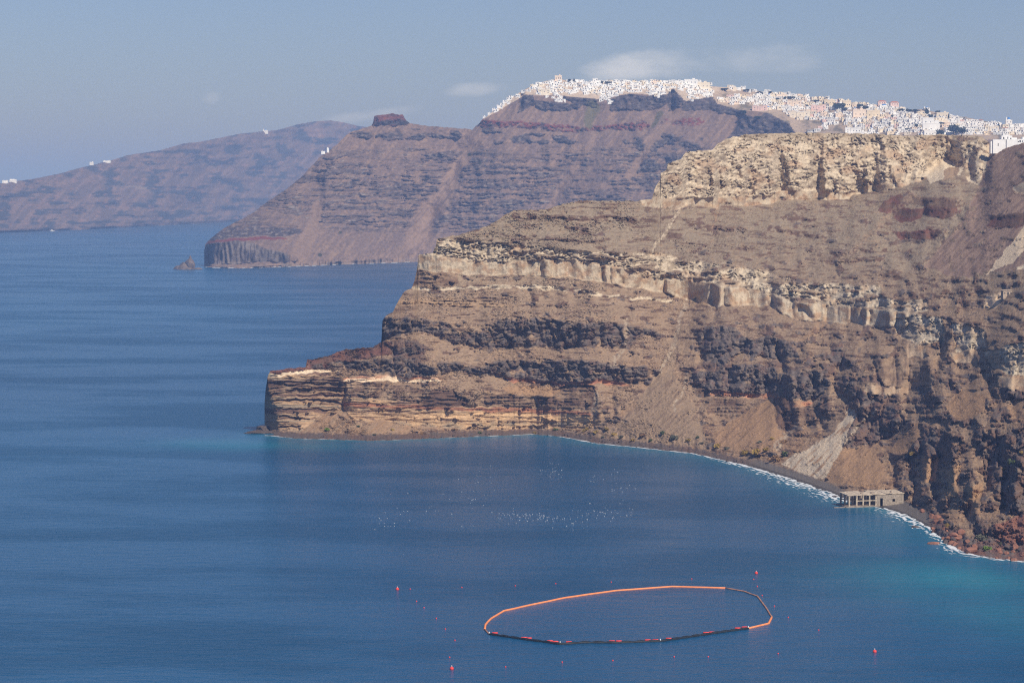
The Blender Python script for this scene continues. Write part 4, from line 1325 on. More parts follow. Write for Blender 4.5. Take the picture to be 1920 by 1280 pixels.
while y < 214:
    row += 1
    x = 920 + random.uniform(0, 5)
    while x < 1345:
        w = random.uniform(6.0, 11.5)
        if inside(UP, x, y) and random.random() < 0.93:
            c = random.choices(['white', 'cream', 'peach', 'grey'], [90, 7, 2, 1])[0]
            k = random.choices(['flat-roofed', 'stepped', 'vaulted', 'domed', 'long terraced'], [34, 26, 26, 4, 10])[0]
            plan_house(x, y + random.uniform(-1.5, 1.5), w, random.uniform(3.3, 5.4), c, k, 'up', row, nwin=2)
        x += w * random.uniform(0.86, 1.08)
    y += 4.3
for (x, y, w, h) in ((908, 221, 5, 4), (917, 215, 5, 4), (926, 207, 6, 4), (934, 201, 6, 4), (1043, 190, 6, 5), (1047, 187, 5, 4), (1058, 190, 6, 5), (1025, 183, 6, 4), (1037, 184, 8, 3), (1040, 179, 5, 6), (1143, 192, 7, 6)):
    plan_house(x, y, w, h, 'white', random.choice(['vaulted', 'flat-roofed', 'stepped']), 'up', 50, nwin=1)
row = 0
y = 168.0
while y < 258:
    row += 1
    x = 1340 + random.uniform(0, 6)
    while x < 1945:
        w = random.uniform(7.0, 13.5)
        if inside(DN, x, y) and random.random() < (0.90 if x < 1760 else 0.95):
            warm = math.exp(-((x - 1540) / 130.0) ** 2)
            c = random.choices(['white', 'cream', 'peach', 'ochre', 'pink', 'grey'], [84, 16 + 28 * warm, 2 + 16 * warm, 2 + 9 * warm, 1 + 4 * warm, 2])[0]
            k = random.choices(['flat-roofed', 'stepped', 'vaulted', 'domed', 'long terraced', 'hip-roofed'], [42, 28, 10, 2, 16, 2])[0]
            plan_house(x, y, w, random.uniform(4.2, 6.8), c, k, 'dn', row, nwin=random.choice([2, 3, 4]))
        x += w * random.uniform(0.8, 1.15)
    y += 4.7
rows = {}
for h_ in houses:
    if h_['label'] is None:
        rows.setdefault((h_['village'], h_['row']), []).append(h_)
for (v, r_), lst in rows.items():
    lst.sort(key=lambda q: q['px'])
    for i, q in enumerate(lst):
        if r_ == 50:
            q['label'] = '%s %s hut, %s from left of those scattered below the hilltop village' % (q['colour'], q['kind'], ordinal(i + 1))
        else:
            q['label'] = '%s %s house, %s from left in %s row from top of the %s' % (q['colour'], q['kind'], ordinal(i + 1), ordinal(r_), 'hilltop village' if v == 'up' else 'sloping town')
houses.sort(key=lambda q: -q['size'] - (1e6 if q['row'] in (0, 50) else 0))
print('houses', len(houses))
GROUPS = {'up': 'houses of the hilltop village', 'dn': 'houses of the sloping town'}
MASS = MB()
PN_LIST = list(PAINT.values()) + [GLASS_DARK, BLUE, ROOF_RED]
for n_, q in enumerate(houses):
    key = (q['kind'], q['colour'])
    if key not in _hm:
        _hm[key] = house_mesh(*key)
    if n_ < 300:
        o = bpy.data.objects.new('house', _hm[key])
        o.location = q['p']
        o.scale = (q['w'], q['d'], q['h'])
        o.rotation_euler = (0, 0, q['yaw'])
        link(o)
        tag(o, q['label'], 'house', GROUPS[q['village']])
        spots = WIN_SPOTS[q['kind']]
        for (sx, sy, sz) in random.sample(spots, min(q['nwin'], len(spots))):
            wo_ = bpy.data.objects.new('door' if sz < 0.05 else 'window', WIN_MESH)
            link(wo_, o)
            wo_.location = (sx, sy, sz)
            ww, wh = min(random.uniform(1.3, 2.2), q['w'] * .2), min(random.uniform(1.5, 2.4), q['h'] * .34)
            wo_.scale = (ww / q['w'], 0.3 / q['d'], wh / q['h'])
    else:
        me_ = _hm[key]
        ca, sa = math.cos(q['yaw']), math.sin(q['yaw'])
        b0 = len(MASS.v)
        for v_ in me_.vertices:
            lx, ly, lz = v_.co.x * q['w'], v_.co.y * q['d'], v_.co.z * q['h']
            MASS.v.append((q['p'][0] + ca * lx - sa * ly, q['p'][1] + sa * lx + ca * ly, q['p'][2] + lz))
        ci = list(PAINT).index(q['colour'])
        for pg in me_.polygons:
            MASS.f.append(tuple(b0 + i for i in pg.vertices))
            MASS.mi.append(ci if pg.material_index == 0 else (7 if q['kind'] == 'domed' else 8 if q['kind'] == 'hip-roofed' else ci))
        for (sx, sy, sz) in random.sample(WIN_SPOTS[q['kind']], 2):
            ww, wh = min(1.7, q['w'] * .22) / q['w'] / 2, min(2.0, q['h'] * .36) / q['h']
            lv = [(sx - ww, sy - .03, sz), (sx + ww, sy - .03, sz), (sx + ww, sy - .03, sz + wh), (sx - ww, sy - .03, sz + wh)]
            MASS.face_block([(q['p'][0] + ca * a_ * q['w'] - sa * c_ * q['d'], q['p'][1] + sa * a_ * q['w'] + ca * c_ * q['d'], q['p'][2] + e_ * q['h']) for (a_, c_, e_) in lv], [(0, 1, 2, 3)], 6)
mass = MASS.build('houses', PN_LIST)
tag(mass, 'mass of smaller white and pale houses packed between the larger ones', 'houses', kind='stuff')

# ---- lone white buildings on the ridges
def lone(x, y, land, wpx, hpx, kind, label, dup=None):
    p = land.at(x, y)
    s = p[1] / F
    key = (kind, 'white')
    if key not in _hm:
        _hm[key] = house_mesh(*key)
    o = bpy.data.objects.new('house', _hm[key])
    o.location = p
    o.scale = (wpx * s, wpx * s * .8, hpx * s)
    link(o)
    tag(o, label, 'house', 'lone white buildings on the far ridges')
    return o


lone(498, 248, L3, 9, 6, 'domed', 'white chapel alone on the bare skyline of the farthest hill')
lone(172, 309, L3, 7, 5, 'flat-roofed', 'small white cube house on the falling ridge of the farthest hill')
lone(201, 304, L3, 13, 3, 'long terraced', 'low pale terrace beside the small cube house on the far ridge')
lone(25, 341, L3, 13, 5, 'stepped', 'right one of the white buildings at the far left edge')
lone(10, 342, L3, 10, 4, 'long terraced', 'left low one of the white buildings at the far left edge')
lone(606, 287, L2, 7, 4, 'vaulted', 'white vaulted chapel low on the steep left ridge below the crag')
lone(615, 283, L2, 4, 6, 'stepped', 'narrow white bell wall right above the vaulted ridge chapel')

# ---- trees
LEAF_TREE = plain('dark_foliage', (0.035, 0.055, 0.035), 0.8, 0.35, 0.8)
BARK = plain('bark', (0.12, 0.085, 0.06), 0.95, 0.2, 1.5)


def leaf_cloud(seed, n, shape, size):
    rs = np.random.RandomState(seed)
    b = MB()
    lobes = rs.normal(0, 0.45, (7, 3)) * np.array([1, 1, 0.6])
    for i in range(n):
        if shape == 'cone':
            z = rs.rand() ** 1.3
            r_ = (1 - z) * 0.42 * math.sqrt(rs.rand()) + 0.03
            t = rs.rand() * 6.283
            p = np.array([r_ * math.cos(t), r_ * math.sin(t), 0.08 + z * 0.95])
        else:
            c = lobes[i % 7]
            v = rs.normal(0, 1, 3)
            v /= np.linalg.norm(v)
            p = c * 0.55 + v * (0.25 + 0.14 * rs.rand())
            p = np.array([p[0] * 0.72, p[1] * 0.72, 0.56 + p[2] * 0.62])
            if shape == 'bush':
                p[2] = abs(p[2] - 0.25) * 0.95
        nrm = rs.normal(0, 1, 3)
        u = np.cross(nrm, rs.normal(0, 1, 3))
        u /= np.linalg.norm(u)
        w = np.cross(nrm / np.linalg.norm(nrm), u)
        s_ = size * (0.6 + 0.8 * rs.rand())
        b.face_block([p - u * s_, p + w * s_ * .6, p + u * s_, p - w * s_ * .6], [(0, 1, 2, 3)])
    return b


TREE_CROWN = [leaf_cloud(3, 420, 'round', 0.085).mesh('crown', LEAF_TREE), leaf_cloud(4, 420, 'round', 0.085).mesh('crown', LEAF_TREE), leaf_cloud(5, 360, 'cone', 0.07).mesh('crown', LEAF_TREE)]
tb = MB()
tb.tube([(0, 0, -0.15), (0.01, 0, 0.15), (0.0, 0.01, 0.34)], [0.05, 0.035, 0.025], 6)
for a_ in range(4):
    t = a_ * 1.57 + .4
    tb.tube([(0, 0.01, 0.3), (0.12 * math.cos(t), 0.12 * math.sin(t), 0.48), (0.2 * math.cos(t), 0.2 * math.sin(t), 0.62)], [0.022, 0.014, 0.006], 5)
TRUNK = tb.mesh('trunk', BARK)


def tree(x, y, wpx, hpx, kind, label):
    p = L2.at(x, y)
    s = p[1] / F
    t = empty('tree', (p[0], p[1] - 3.0, p[2] - 0.5), random.uniform(0, 6))
    t.scale = (wpx * s, wpx * s, hpx * s)
    tag(t, label, 'tree', 'dark trees among the houses')
    link(bpy.data.objects.new('trunk', TRUNK), t)
    link(bpy.data.objects.new('crown', TREE_CROWN[kind]), t)


for (x, y, w, h, k, lab) in [
        (1573, 206, 22, 16, 0, 'big round dark tree in the upper middle of the sloping town'),
        (1583, 209, 14, 9, 1, 'lower dark tree leaning right under the big round one'),
        (1612, 203, 13, 10, 0, 'dark tree between white houses left of the two pyramid roofs'),
        (1622, 206, 14, 9, 1, 'dark tree just right of the one left of the pyramid roofs'),
        (1513, 203, 9, 8, 1, 'round dark tree in front of the pink houses'),
        (1457, 190, 12, 8, 0, 'dark tree below the peach house on the left shoulder'),
        (1472, 187, 9, 7, 1, 'dark tree right of the peach house on the left shoulder'),
        (1482, 186, 16, 7, 0, 'spreading dark tree further right of the peach shoulder house'),
        (1530, 192, 13, 6, 0, 'low dark tree on the upper edge of the sloping town'),
        (1690, 210, 14, 8, 0, 'dark tree left in the row on the town skyline'),
        (1703, 212, 14, 9, 1, 'second dark tree in the row on the town skyline'),
        (1716, 212, 16, 9, 0, 'third and widest dark tree in the skyline row'),
        (1737, 217, 12, 16, 1, 'tall dark tree under the small skyline chapel'),
        (1744, 224, 10, 12, 0, 'dark tree stepping down right below the skyline chapel'),
        (1758, 214, 12, 8, 1, 'dark tree left of the cream skyline house'),
        (1787, 254, 26, 24, 0, 'largest dark green tree group at the lower town edge'),
        (1803, 252, 20, 16, 1, 'dark tree right against the largest tree group'),
        (1762, 255, 20, 14, 1, 'round dark tree left of the largest tree group'),
        (1763, 236, 14, 9, 0, 'dark tree in front of the peach-cream house'),
        (1778, 228, 8, 14, 2, 'pointed dark cypress above the largest tree group'),
        (1845, 243, 14, 6, 0, 'low dark trees row at the right end of the town'),
        (1872, 242, 8, 12, 2, 'dark slender cypress behind the white clifftop house'),
        (1718, 238, 10, 7, 1, 'small dark tree between lower white houses of the town'),
        (1700, 246, 12, 7, 0, 'small dark tree near the bottom row of the town'),
        (1672, 222, 8, 8, 1, 'dark tree under the blue-domed church'),
        (1545, 196, 8, 8, 2, 'pointed dark tree on the skyline left of the ochre house'),
        (1550, 187, 4, 7, 2, 'single cypress sticking up from the skyline of the sloping town'),
        (1477, 179, 4, 6, 2, 'thin cypress on the skyline at the left shoulder'),
        (1402, 172, 18, 6, 0, 'dark scrub tree on the saddle, left one'),
        (1424, 178, 18, 7, 1, 'dark scrub tree on the saddle, right one'),
        (1358, 170, 14, 6, 0, 'dark scrub tree behind the wide cream building'),
        (1444, 176, 10, 6, 1, 'dark scrub tree at the left start of the sloping town'),
        (1076, 154, 5, 7, 2, 'small palm-like tree on the hilltop crest right of the peak'),
        (1068, 153, 7, 6, 0, 'dark tree beside the peach house on the hilltop peak'),
        (1129, 157, 7, 6, 1, 'dark tree on the hilltop crest, left of a pair'),
        (1140, 157, 11, 5, 0, 'dark tree on the hilltop crest, right of a pair'),
        (1395, 214, 12, 8, 1, 'dark shrub tree on the bluff below the long pink house'),
        (1420, 224, 12, 8, 0, 'dark shrub tree in the gully left below the sloping town')]:
    tree(x, y, w, h, k, lab)

# ---- white house on the edge of the cliff
p0 = L1.at(1884, 281)
p0 = at_depth(1884, 284, p0[1] + 9.0)
s0 = p0[1] / F
wh = empty('clifftop_house', p0)
tag(wh, 'bright white house stepping along the clifftop above the brown slope', 'house')


def px_box(b, x0, x1, yb, yt, d0, d1, mat=0):
    b.box((x0 - 1884) * s0, (x1 - 1884) * s0, d0, d1, (284 - yb) * s0, (284 - yt) * s0, mat)


b = MB()
px_box(b, 1861, 1886, 288, 262, -2, 6)
px_box(b, 1886.1, 1906, 286, 261.5, -3, 6)
px_box(b, 1857, 1860.9, 288, 265, -1, 5)
w_lo = b.build('lower_wall', PAINT['white'], wh)
b = MB()
px_box(b, 1877, 1897, 261.4, 254.5, -1.5, 6)
px_box(b, 1880, 1893, 254.4, 253, -1.0, 5)
w_up = b.build('upper_storey', PAINT['white'], wh)
b = MB()
px_box(b, 1906.2, 1935, 284, 261, -3, 5)
px_box(b, 1916, 1935, 260.9, 257, -2, 5)
px_box(b, 1897.1, 1906, 261.4, 258.5, -1, 5)
w_sd = b.build('side_wing', PAINT['white'], wh)
for (x0, x1, yb, yt, dd) in ((1880, 1882.2, 261, 257.5, -1.5), (1888, 1889.6, 261, 257, -1.5), (1893, 1895.6, 261, 259, -1.5), (1870, 1871.4, 274, 269, -2), (1910, 1912.6, 267, 263.5, -3), (1907.2, 1908.8, 267, 265, -3), (1915, 1916.6, 266.5, 264, -3)):
    b = MB()
    px_box(b, x0, x1, yb, yt, dd - 0.08, dd + 0.3)
    b.build('window', GLASS_DARK, w_up if dd == -1.5 else w_lo if dd == -2 else w_sd)

# ---- stone hut on the slope by the pale cutting
p1 = L1.at(1888, 552)
hut = empty('stone_hut', p1, 0.15)
tag(hut, 'small pale stone hut above the pale cutting on the brown slope', 'hut')
STONE = plain('pale_stone', (0.42, 0.33, 0.25), 0.95, 0.25, 0.9, 0.2, 0.6)
b = MB()
b.box(-3.0, 3.0, -2.2, 2.2, -2.5, 2.2)
hw = b.build('wall', STONE, hut)
b = MB()
b.vault(-3.3, 3.3, -2.5, 2.5, 2.21, 0.7, 6)
b.build('roof', STONE, hut)
b = MB()
b.box(-0.5, 0.4, -2.28, -2.0, -0.2, 1.5)
b.build('door', GLASS_DARK, hw)
for x_ in (-2.0, 1.6):
    b = MB()
    b.box(x_ - .3, x_ + .3, -2.28, -2.0, 0.6, 1.4)
    b.build('window', GLASS_DARK, hw)

# ---- ruined loading pier on the beach
CONC = plain('old_concrete', (0.45, 0.37, 0.28), 0.95, 0.5, 0.9, 0.2, 0.9)
RUBBLE = plain('rubble_wall', (0.31, 0.26, 0.21), 0.95, 0.35, 1.1, 0.2, 0.9)
CONC_D = plain('dark_concrete', (0.30, 0.24, 0.19), 0.95, 0.3, 0.6, 0.2, 0.5)  # darker concrete for base, rear rows and rubble
A = Vector(sea_point(1591, 951))
B = Vector(sea_point(1692, 942, 1.5))
ax = math.atan2(B.y - A.y, B.x - A.x)
LEN = (Vector((B.x, B.y)) - Vector((A.x, A.y))).length
pier = empty('ruined_pier_building', (A.x, A.y, 0), ax)
tag(pier, 'roofless concrete pier building with open column bays at the surf line', 'ruin')
HT, DP = 6.3, 12.0
u = LEN / 101.0                       # metres per photograph pixel along the front
b = MB()
b.box(-1.6, 16.5 * 1.0, -0.8, DP + 0.5, -2.0, 0.55)
b.box(-5.0, -1.6, -0.2, 1.4, -2.0, 0.25)
b.box(-7.6, -5.2, 0.0, 1.2, -2.0, 0.35)
b.build('base_slab', CONC_D, pier)
NP = 9
for k in range(NP):                       # roof laid in panels, some sagging, one broken short
    xa, xb = -0.6 + (LEN + 1.6) * k / NP, -0.6 + (LEN + 1.6) * (k + 1) / NP - 0.03
    dz = random.uniform(-0.14, 0.1)
    back_ = DP - (5.0 if k == 3 else random.uniform(0, 1.2))
    fr_y = -0.35 + random.uniform(0, 0.3)
    z0_, z1_ = HT + 0.03 * k + dz, HT + 0.6 + 0.03 * k + dz
    vs = [(xa, fr_y, z0_), (xb, fr_y, z0_ + 0.03), (xb, back_, z1_), (xa, back_, z1_ - 0.05)]
    b = MB()
    b.face_block([(x_, y_, z_ - 0.4) for x_, y_, z_ in vs] + vs, [(0, 3, 2, 1), (4, 5, 6, 7), (0, 1, 5, 4), (1, 2, 6, 5), (2, 3, 7, 6), (3, 0, 4, 7)])
    b.build('roof_panel', CONC, pier)
for i, px_ in enumerate((1.5, 15.5, 27.5, 39.5, 51.5)):
    for j, yy in enumerate((0.0, 5.6, 10.8)):
        b = MB()
        b.box(px_ * u - .36, px_ * u + .36, yy, yy + .7, 0.551, HT - 0.56 + 0.02 * yy)
        b.build('column', CONC if j == 0 else CONC_D, pier)
for k in range(1, 4):
    x0, x1 = (1.5, 15.5, 27.5, 39.5, 51.5)[k] * u + .37, (1.5, 15.5, 27.5, 39.5, 51.5)[k + 1] * u - .37 if k < 4 else 0
    b = MB()
    b.box(x0, x1, 0.1, 0.55, 2.9, 3.35)
    b.build('beam', CONC, pier)
for yy in (5.7, 10.9):
    b = MB()
    b.box(1.5 * u + .37, 51 * u, yy, yy + .4, 2.7, 3.1)
    b.build('beam', CONC_D, pier)
b = MB()
xw0, xw1 = 53 * u, LEN + 0.6
dxa, dxb = 59 * u, 64 * u
wxa, wxb = 82 * u, 87 * u
b.box(xw0, dxa, -0.1, 0.6, -1.0, HT - 0.54)
b.box(dxa, dxb, -0.1, 0.6, 4.2, HT - 0.54)
b.box(dxb, wxa, -0.1, 0.6, -1.0, HT - 0.54)
b.box(wxa, wxb, -0.1, 0.6, 3.6, HT - 0.54)
b.box(wxa, wxb, -0.1, 0.6, -1.0, 2.2)
b.box(wxb, xw1, -0.1, 0.6, -1.0, HT - 0.5)
b.build('stone_wall', RUBBLE, pier)
b = MB()
b.box(xw1 - .5, xw1, 0.61, DP, -1, HT)
b.box(xw0, xw0 + .5, 0.61, DP, -1, HT - .56)
b.box(xw0 + .51, xw1 - .51, DP - .6, DP, -1, HT)
b.build('side_wall', RUBBLE, pier)
b = MB()
for (x_, z0, z1) in ((8.0, HT + .1, HT + .75), (13.5, HT + .2, HT + .95), (14.6, HT + .2, HT + .7), (24.0, HT + .3, HT + 1.1)):
    b.box(x_ - .4, x_ + .4, 2.0, 3.0, z0, z1)
b.build('rubble', CONC_D, pier)

# ================================================================== rocks
def rock_bm(lx, ly, lz, seed, n=2):
    """uneven boulder with a flat-faceted, broken outline"""
    import bmesh
    bm = bmesh.new()
    bmesh.ops.create_icosphere(bm, subdivisions=n, radius=1.0)
    rs = np.random.RandomState(seed)
    planes = [(Vector(rs.normal(0, 1, 3)).normalized(), rs.uniform(0.55, 0.9)) for _ in range(7)]
    for v in bm.verts:
        p = v.co.copy()
        for nrm, dd in planes:
            t = p.dot(nrm)
            if t > dd:
                p -= nrm * (t - dd)
        a_ = np.array([[p.x * 1.7 + seed, p.y * 1.7 + p.z]])
        p *= 1 + 0.25 * float(gn(a_[:, 0], a_[:, 1], seed)[0])
        v.co = (p.x * lx, p.y * ly, p.z * lz)
    me = bpy.data.meshes.new('boulder')
    bm.to_mesh(me)
    bm.free()
    return me


ROCK_DARK = plain('dark_boulder', tuple(lin(84, 74, 70)), 0.95, 0.35, 0.9, 0.2, 0.8)
ROCK_REDB = plain('red_boulder', tuple(lin(140, 98, 80)), 0.95, 0.35, 0.7, 0.2, 0.8)
ROCK_ISL = plain('islet_rock', tuple(lin(104, 92, 84)), 0.95, 0.35, 0.12, 0.2, 0.8)
bo_dark = [rock_bm(1, .8, .7, 20 + i) for i in range(4)]
bo_red = [rock_bm(1, .85, .75, 30 + i) for i in range(4)]
for m_ in bo_dark:
    m_.materials.append(ROCK_DARK)
for m_ in bo_red:
    m_.materials.append(ROCK_REDB)


def boulder(x, y, rpx, meshes, label, group, sink=0.3):
    p = L1.at(x, y)
    s = p[1] / F * rpx
    o = bpy.data.objects.new('boulder', random.choice(meshes))
    o.location = (p[0], p[1], max(p[2], -0.2) + s * (0.4 - sink))
    o.scale = (s * random.uniform(.8, 1.3), s * random.uniform(.8, 1.3), s * random.uniform(.7, 1.1))
    o.rotation_euler = (random.uniform(-.3, .3), random.uniform(-.3, .3), random.uniform(0, 6))
    link(o)
    tag(o, label, 'boulder', group)


for i, x in enumerate(sorted(random.uniform(1045, 1400) for _ in range(60))):
    boulder(x, pl(WATER_NEAR, x) - random.uniform(0, 9), random.uniform(1.8, 4.2), bo_dark, ordinal(i + 1) + ' dark boulder from left in the rocky strip below the debris cones', 'dark boulders along the middle shore')
for i, x in enumerate(sorted(random.uniform(560, 1030) for _ in range(34))):
    boulder(x, pl(WATER_NEAR, x) - random.uniform(0, 5), random.uniform(1.5, 3.4), bo_dark, ordinal(i + 1) + ' dark boulder from left along the foot of the layered cape', 'dark boulders along the cape')
for i, x in enumerate(sorted(random.uniform(1728, 1925) for _ in range(46))):
    red_ = random.random() < .65
    boulder(x, pl(WATER_NEAR, x) - random.uniform(0, 26), random.uniform(3.0, 8.5), bo_red if red_ else bo_dark, '%s rounded boulder, %s from left on the shore right of the small beach' % ('reddish' if red_ else 'dark', ordinal(i + 1)), 'boulders on the right shore')
for (x, y, r_, lab) in ((1757, 972, 10, 'upright pinkish rock standing at the end of the small beach'), (1767, 976, 6, 'pale small rock right of the upright pinkish one'), (1790, 1006, 12, 'large smooth pinkish boulder above the surf'),
                        (1802, 1000, 10, 'large pink boulder behind the smooth one over the surf'), (1785, 1020, 10, 'low dark red boulder at the waterline'), (1820, 1034, 14, 'wide grey boulder pile rock at the surf')):
    boulder(x, y, r_, bo_red, lab, 'boulders on the right shore')


def sea_rock(x, y, lx, ly, lz, seed, mat, name, label, cat, sub=3, rz=0.0):
    p = sea_point(x, y)
    me_ = rock_bm(lx, ly, lz, seed, sub)
    me_.name = name
    me_.materials.append(mat)
    o = bpy.data.objects.new(name, me_)
    o.location = (p[0], p[1], 0)
    o.rotation_euler = (0, 0, rz)
    link(o)
    tag(o, label, cat)


sea_rock(1751, 1019, 3.2, 2.2, 1.3, 51, ROCK_REDB, 'sea_rock', 'reddish rock standing in the water off the right boulders', 'rock')
sea_rock(1716, 988, 2.0, 1.4, 0.8, 52, ROCK_DARK, 'sea_rock', 'small dark rock awash in the surf beside the small beach', 'rock')
sea_rock(1566, 931, 2.2, 1.5, 0.7, 53, ROCK_DARK, 'sea_rock', 'small dark rock in the surf left of the ruined pier', 'rock')
sea_rock(478, 812, 11.5, 5.0, 2.2, 54, ROCK_DARK, 'reef', 'low brown reef running out from the tip of the cape', 'reef', 4, 0.05)
sea_rock(495, 808, 5.0, 4.0, 5.0, 55, ROCK_DARK, 'reef', 'taller brown rock against the foot of the cape tip', 'reef', 4)

# islet off the mountain
isl = empty('islet', sea_point(348, 505))
tag(isl, kind='structure')
si = sea_point(348, 505)[1] / F
import bmesh as _b
for nm, cx, cz, lx, ly, lz, sd in (('rock', -2, 0, 23, 26, 13, 61), ('rock', 8, 6, 10, 13, 14, 62), ('pinnacle', 9, 16, 3.2, 4, 10, 63), ('rock', -14, 0, 12, 16, 7, 64), ('rock', 20, 0, 12, 14, 4, 65)):
    me_ = rock_bm(lx * si, ly * si, lz * si, sd, 4)
    me_.materials.append(ROCK_ISL)
    o = bpy.data.objects.new(nm, me_)
    o.location = (cx * si, 0, cz * si)
    link(o, isl)

# ================================================================== shrubs on the lower slopes
BUSH_M = {'ochre': plain('ochre_leaves', (0.34, 0.23, 0.06), 0.9, 0.3, 1.2), 'green': plain('green_leaves', (0.085, 0.11, 0.035), 0.9, 0.3, 1.2),
          'bright green': plain('fresh_leaves', (0.15, 0.22, 0.03), 0.9, 0.3, 1.2), 'brown': plain('dry_leaves', (0.26, 0.15, 0.07), 0.9, 0.3, 1.2), 'grey-green': plain('grey_leaves', (0.12, 0.115, 0.075), 0.9, 0.3, 1.2)}
BUSH = {c: [leaf_cloud(70 + 3 * i + k, 300, 'bush', 0.10).mesh('foliage', m_) for k in range(2)] for i, (c, m_) in enumerate(BUSH_M.items())}
bushes = [(1100, 806, 13, 'ochre'), (1118, 811, 12, 'ochre'), (1136, 806, 13, 'ochre'), (1150, 816, 12, 'ochre'), (1165, 820, 10, 'grey-green'), (1188, 826, 11, 'ochre'), (1206, 818, 14, 'brown'), (1220, 826, 9, 'green'),
          (1242, 812, 10, 'green'), (1266, 822, 17, 'grey-green'), (1290, 826, 11, 'ochre'), (1316, 832, 9, 'grey-green'), (1345, 838, 17, 'ochre'), (1362, 842, 12, 'grey-green'), (1398, 850, 16, 'ochre'), (1418, 850, 22, 'ochre'),
          (1438, 844, 14, 'ochre'), (1471, 854, 19, 'green'), (1454, 862, 20, 'brown'), (1425, 830, 10, 'grey-green'), (1446, 824, 12, 'ochre'), (1470, 830, 14, 'brown'), (1002, 812, 8, 'ochre'), (1043, 806, 9, 'green'),
          (851, 806, 9, 'brown'), (735, 806, 8, 'ochre'), (614, 806, 11, 'bright green'), (702, 816, 8, 'grey-green'), (792, 813, 9, 'brown'), (1842, 1012, 26, 'grey-green'), (1853, 1030, 18, 'bright green'), (1876, 1022, 16, 'grey-green'),
          (1776, 986, 15, 'ochre'), (1900, 868, 16, 'green'), (1915, 850, 12, 'ochre'), (1885, 880, 11, 'ochre'), (1710, 850, 14, 'ochre'), (1085, 808, 9, 'brown'), (1308, 820, 8, 'green'), (1130, 820, 8, 'grey-green'), (672, 800, 8, 'green'), (900, 812, 8, 'green')]
bushes.sort()
count = {}
for (x, y, r_, c) in bushes:
    where = 'at the foot of the cape' if x < 1060 else ('on the debris cones behind the shore' if x < 1500 else 'on the steep right-hand shore')
    count[(c, where)] = count.get((c, where), 0) + 1
seen = {}
for (x, y, r_, c) in bushes:
    where = 'at the foot of the cape' if x < 1060 else ('on the debris cones behind the shore' if x < 1500 else 'on the steep right-hand shore')
    seen[(c, where)] = seen.get((c, where), 0) + 1
    p = L1.at(x, y)
    s = p[1] / F * r_
    t = empty('shrub', (p[0], p[1] - 0.4, p[2] - 0.1 * s), random.uniform(0, 6))
    t.scale = (s * 1.1, s, s * 0.85)
    lab = ('%s shrub, %s %s' % (c, 'the only one' if count[(c, where)] == 1 else ordinal(seen[(c, where)]) + ' of its colour from left', where))
    tag(t, lab, 'shrub', 'shrubs near the shore')
    link(bpy.data.objects.new('foliage', random.choice(BUSH[c])), t)
    o = bpy.data.objects.new('stem', TRUNK)
    link(o, t)
    o.scale = (1, 1, .7)

# ================================================================== surf
FOAM = plain('foam', (0.82, 0.85, 0.86), 0.7, 0.08, 0.8)
fn = FOAM.node_tree
fa = fn.nodes.new('ShaderNodeAttribute')
fa.attribute_name = 'foam'
fr_ = fn.nodes.new('ShaderNodeMapRange')
fn.links.new(fa.outputs['Fac'], fr_.inputs[0])
fr_.inputs[1].default_value = 0.05
fr_.inputs[2].default_value = 0.75
fr_.inputs[3].default_value = 0.12
fr_.inputs[4].default_value = 0.85
fn.links.new(fr_.outputs[0], fn.nodes['Principled BSDF'].inputs['Alpha'])
xsF = np.concatenate([np.arange(500, 1040, 1.2), np.arange(1040, 1925, 0.8)])
base = np.array([sea_point(x, y + 0.3) for x, y in zip(xsF, pl(WATER_NEAR, xsF))])
tan = np.gradient(base[:, :2], axis=0)
kern = np.hanning(61)
kern /= kern.sum()
tan = np.stack([np.convolve(np.pad(tan[:, i], 30, mode='edge'), kern, 'valid') for i in range(2)], 1)
tan /= np.linalg.norm(tan, axis=1)[:, None]
nor = np.stack([tan[:, 1], -tan[:, 0]], 1)
width = pl([(500, 3.5), (520, 3), (545, 1.5), (700, 1.3), (1030, 1.2), (1060, 2.4), (1300, 3.4), (1400, 8), (1470, 14), (1590, 17), (1640, 3), (1655, 9), (1690, 14), (1740, 12), (1760, 6), (1800, 9), (1850, 6), (1925, 4)], xsF)
NR = 34
tt = np.linspace(-0.12, 1.0, NR)
arc = np.concatenate([[0], np.cumsum(np.linalg.norm(np.diff(base[:, :2], axis=0), axis=1))])
FP = base[None, :, :2] + nor[None] * (tt[:, None, None] * width[None, :, None])
AA, TT = np.meshgrid(arc, tt)
WW = np.repeat(width[None], NR, 0)
dist = TT * WW
lines = np.sin(dist * 2 * math.pi / 3.4 + 7 * fbm(AA / 16, dist / 7, 3, 161))
dens = 0.75 * lines * 0.55 + 1.1 * fbm(AA / 7, dist / 1.6, 4, 162) + 0.62 - 1.15 * np.clip(TT, 0, 1) + 0.5 * fbm(AA / 30, dist / 40, 2, 163)
dens = np.where(WW < 2.0, dens - 0.3 + 0.9 * fbm(AA / 14, dist * 0, 2, 164), dens)
dens -= 3 * ((np.abs(xsF - 1620) < 26)[None, :])
FZ = 0.12 + 0.18 * np.clip(dens, 0, 1)
q = grid_quads(NR, len(xsF))
keep = (dens > 0.05).ravel()
q = q[keep[q].all(1)]
V = np.concatenate([FP.reshape(-1, 2), FZ.reshape(-1, 1)], 1)
used = np.unique(q)
re = -np.ones(len(V), int)
re[used] = np.arange(len(used))
me = array_mesh('surf', V[used], re[q][:, ::-1], None, True, {'foam': np.clip(dens.ravel()[used], 0, 1)})
me.materials.append(FOAM)
surf = link(bpy.data.objects.new('surf', me))
tag(surf, 'white surf breaking along the foot of the cliffs', 'surf', kind='stuff')
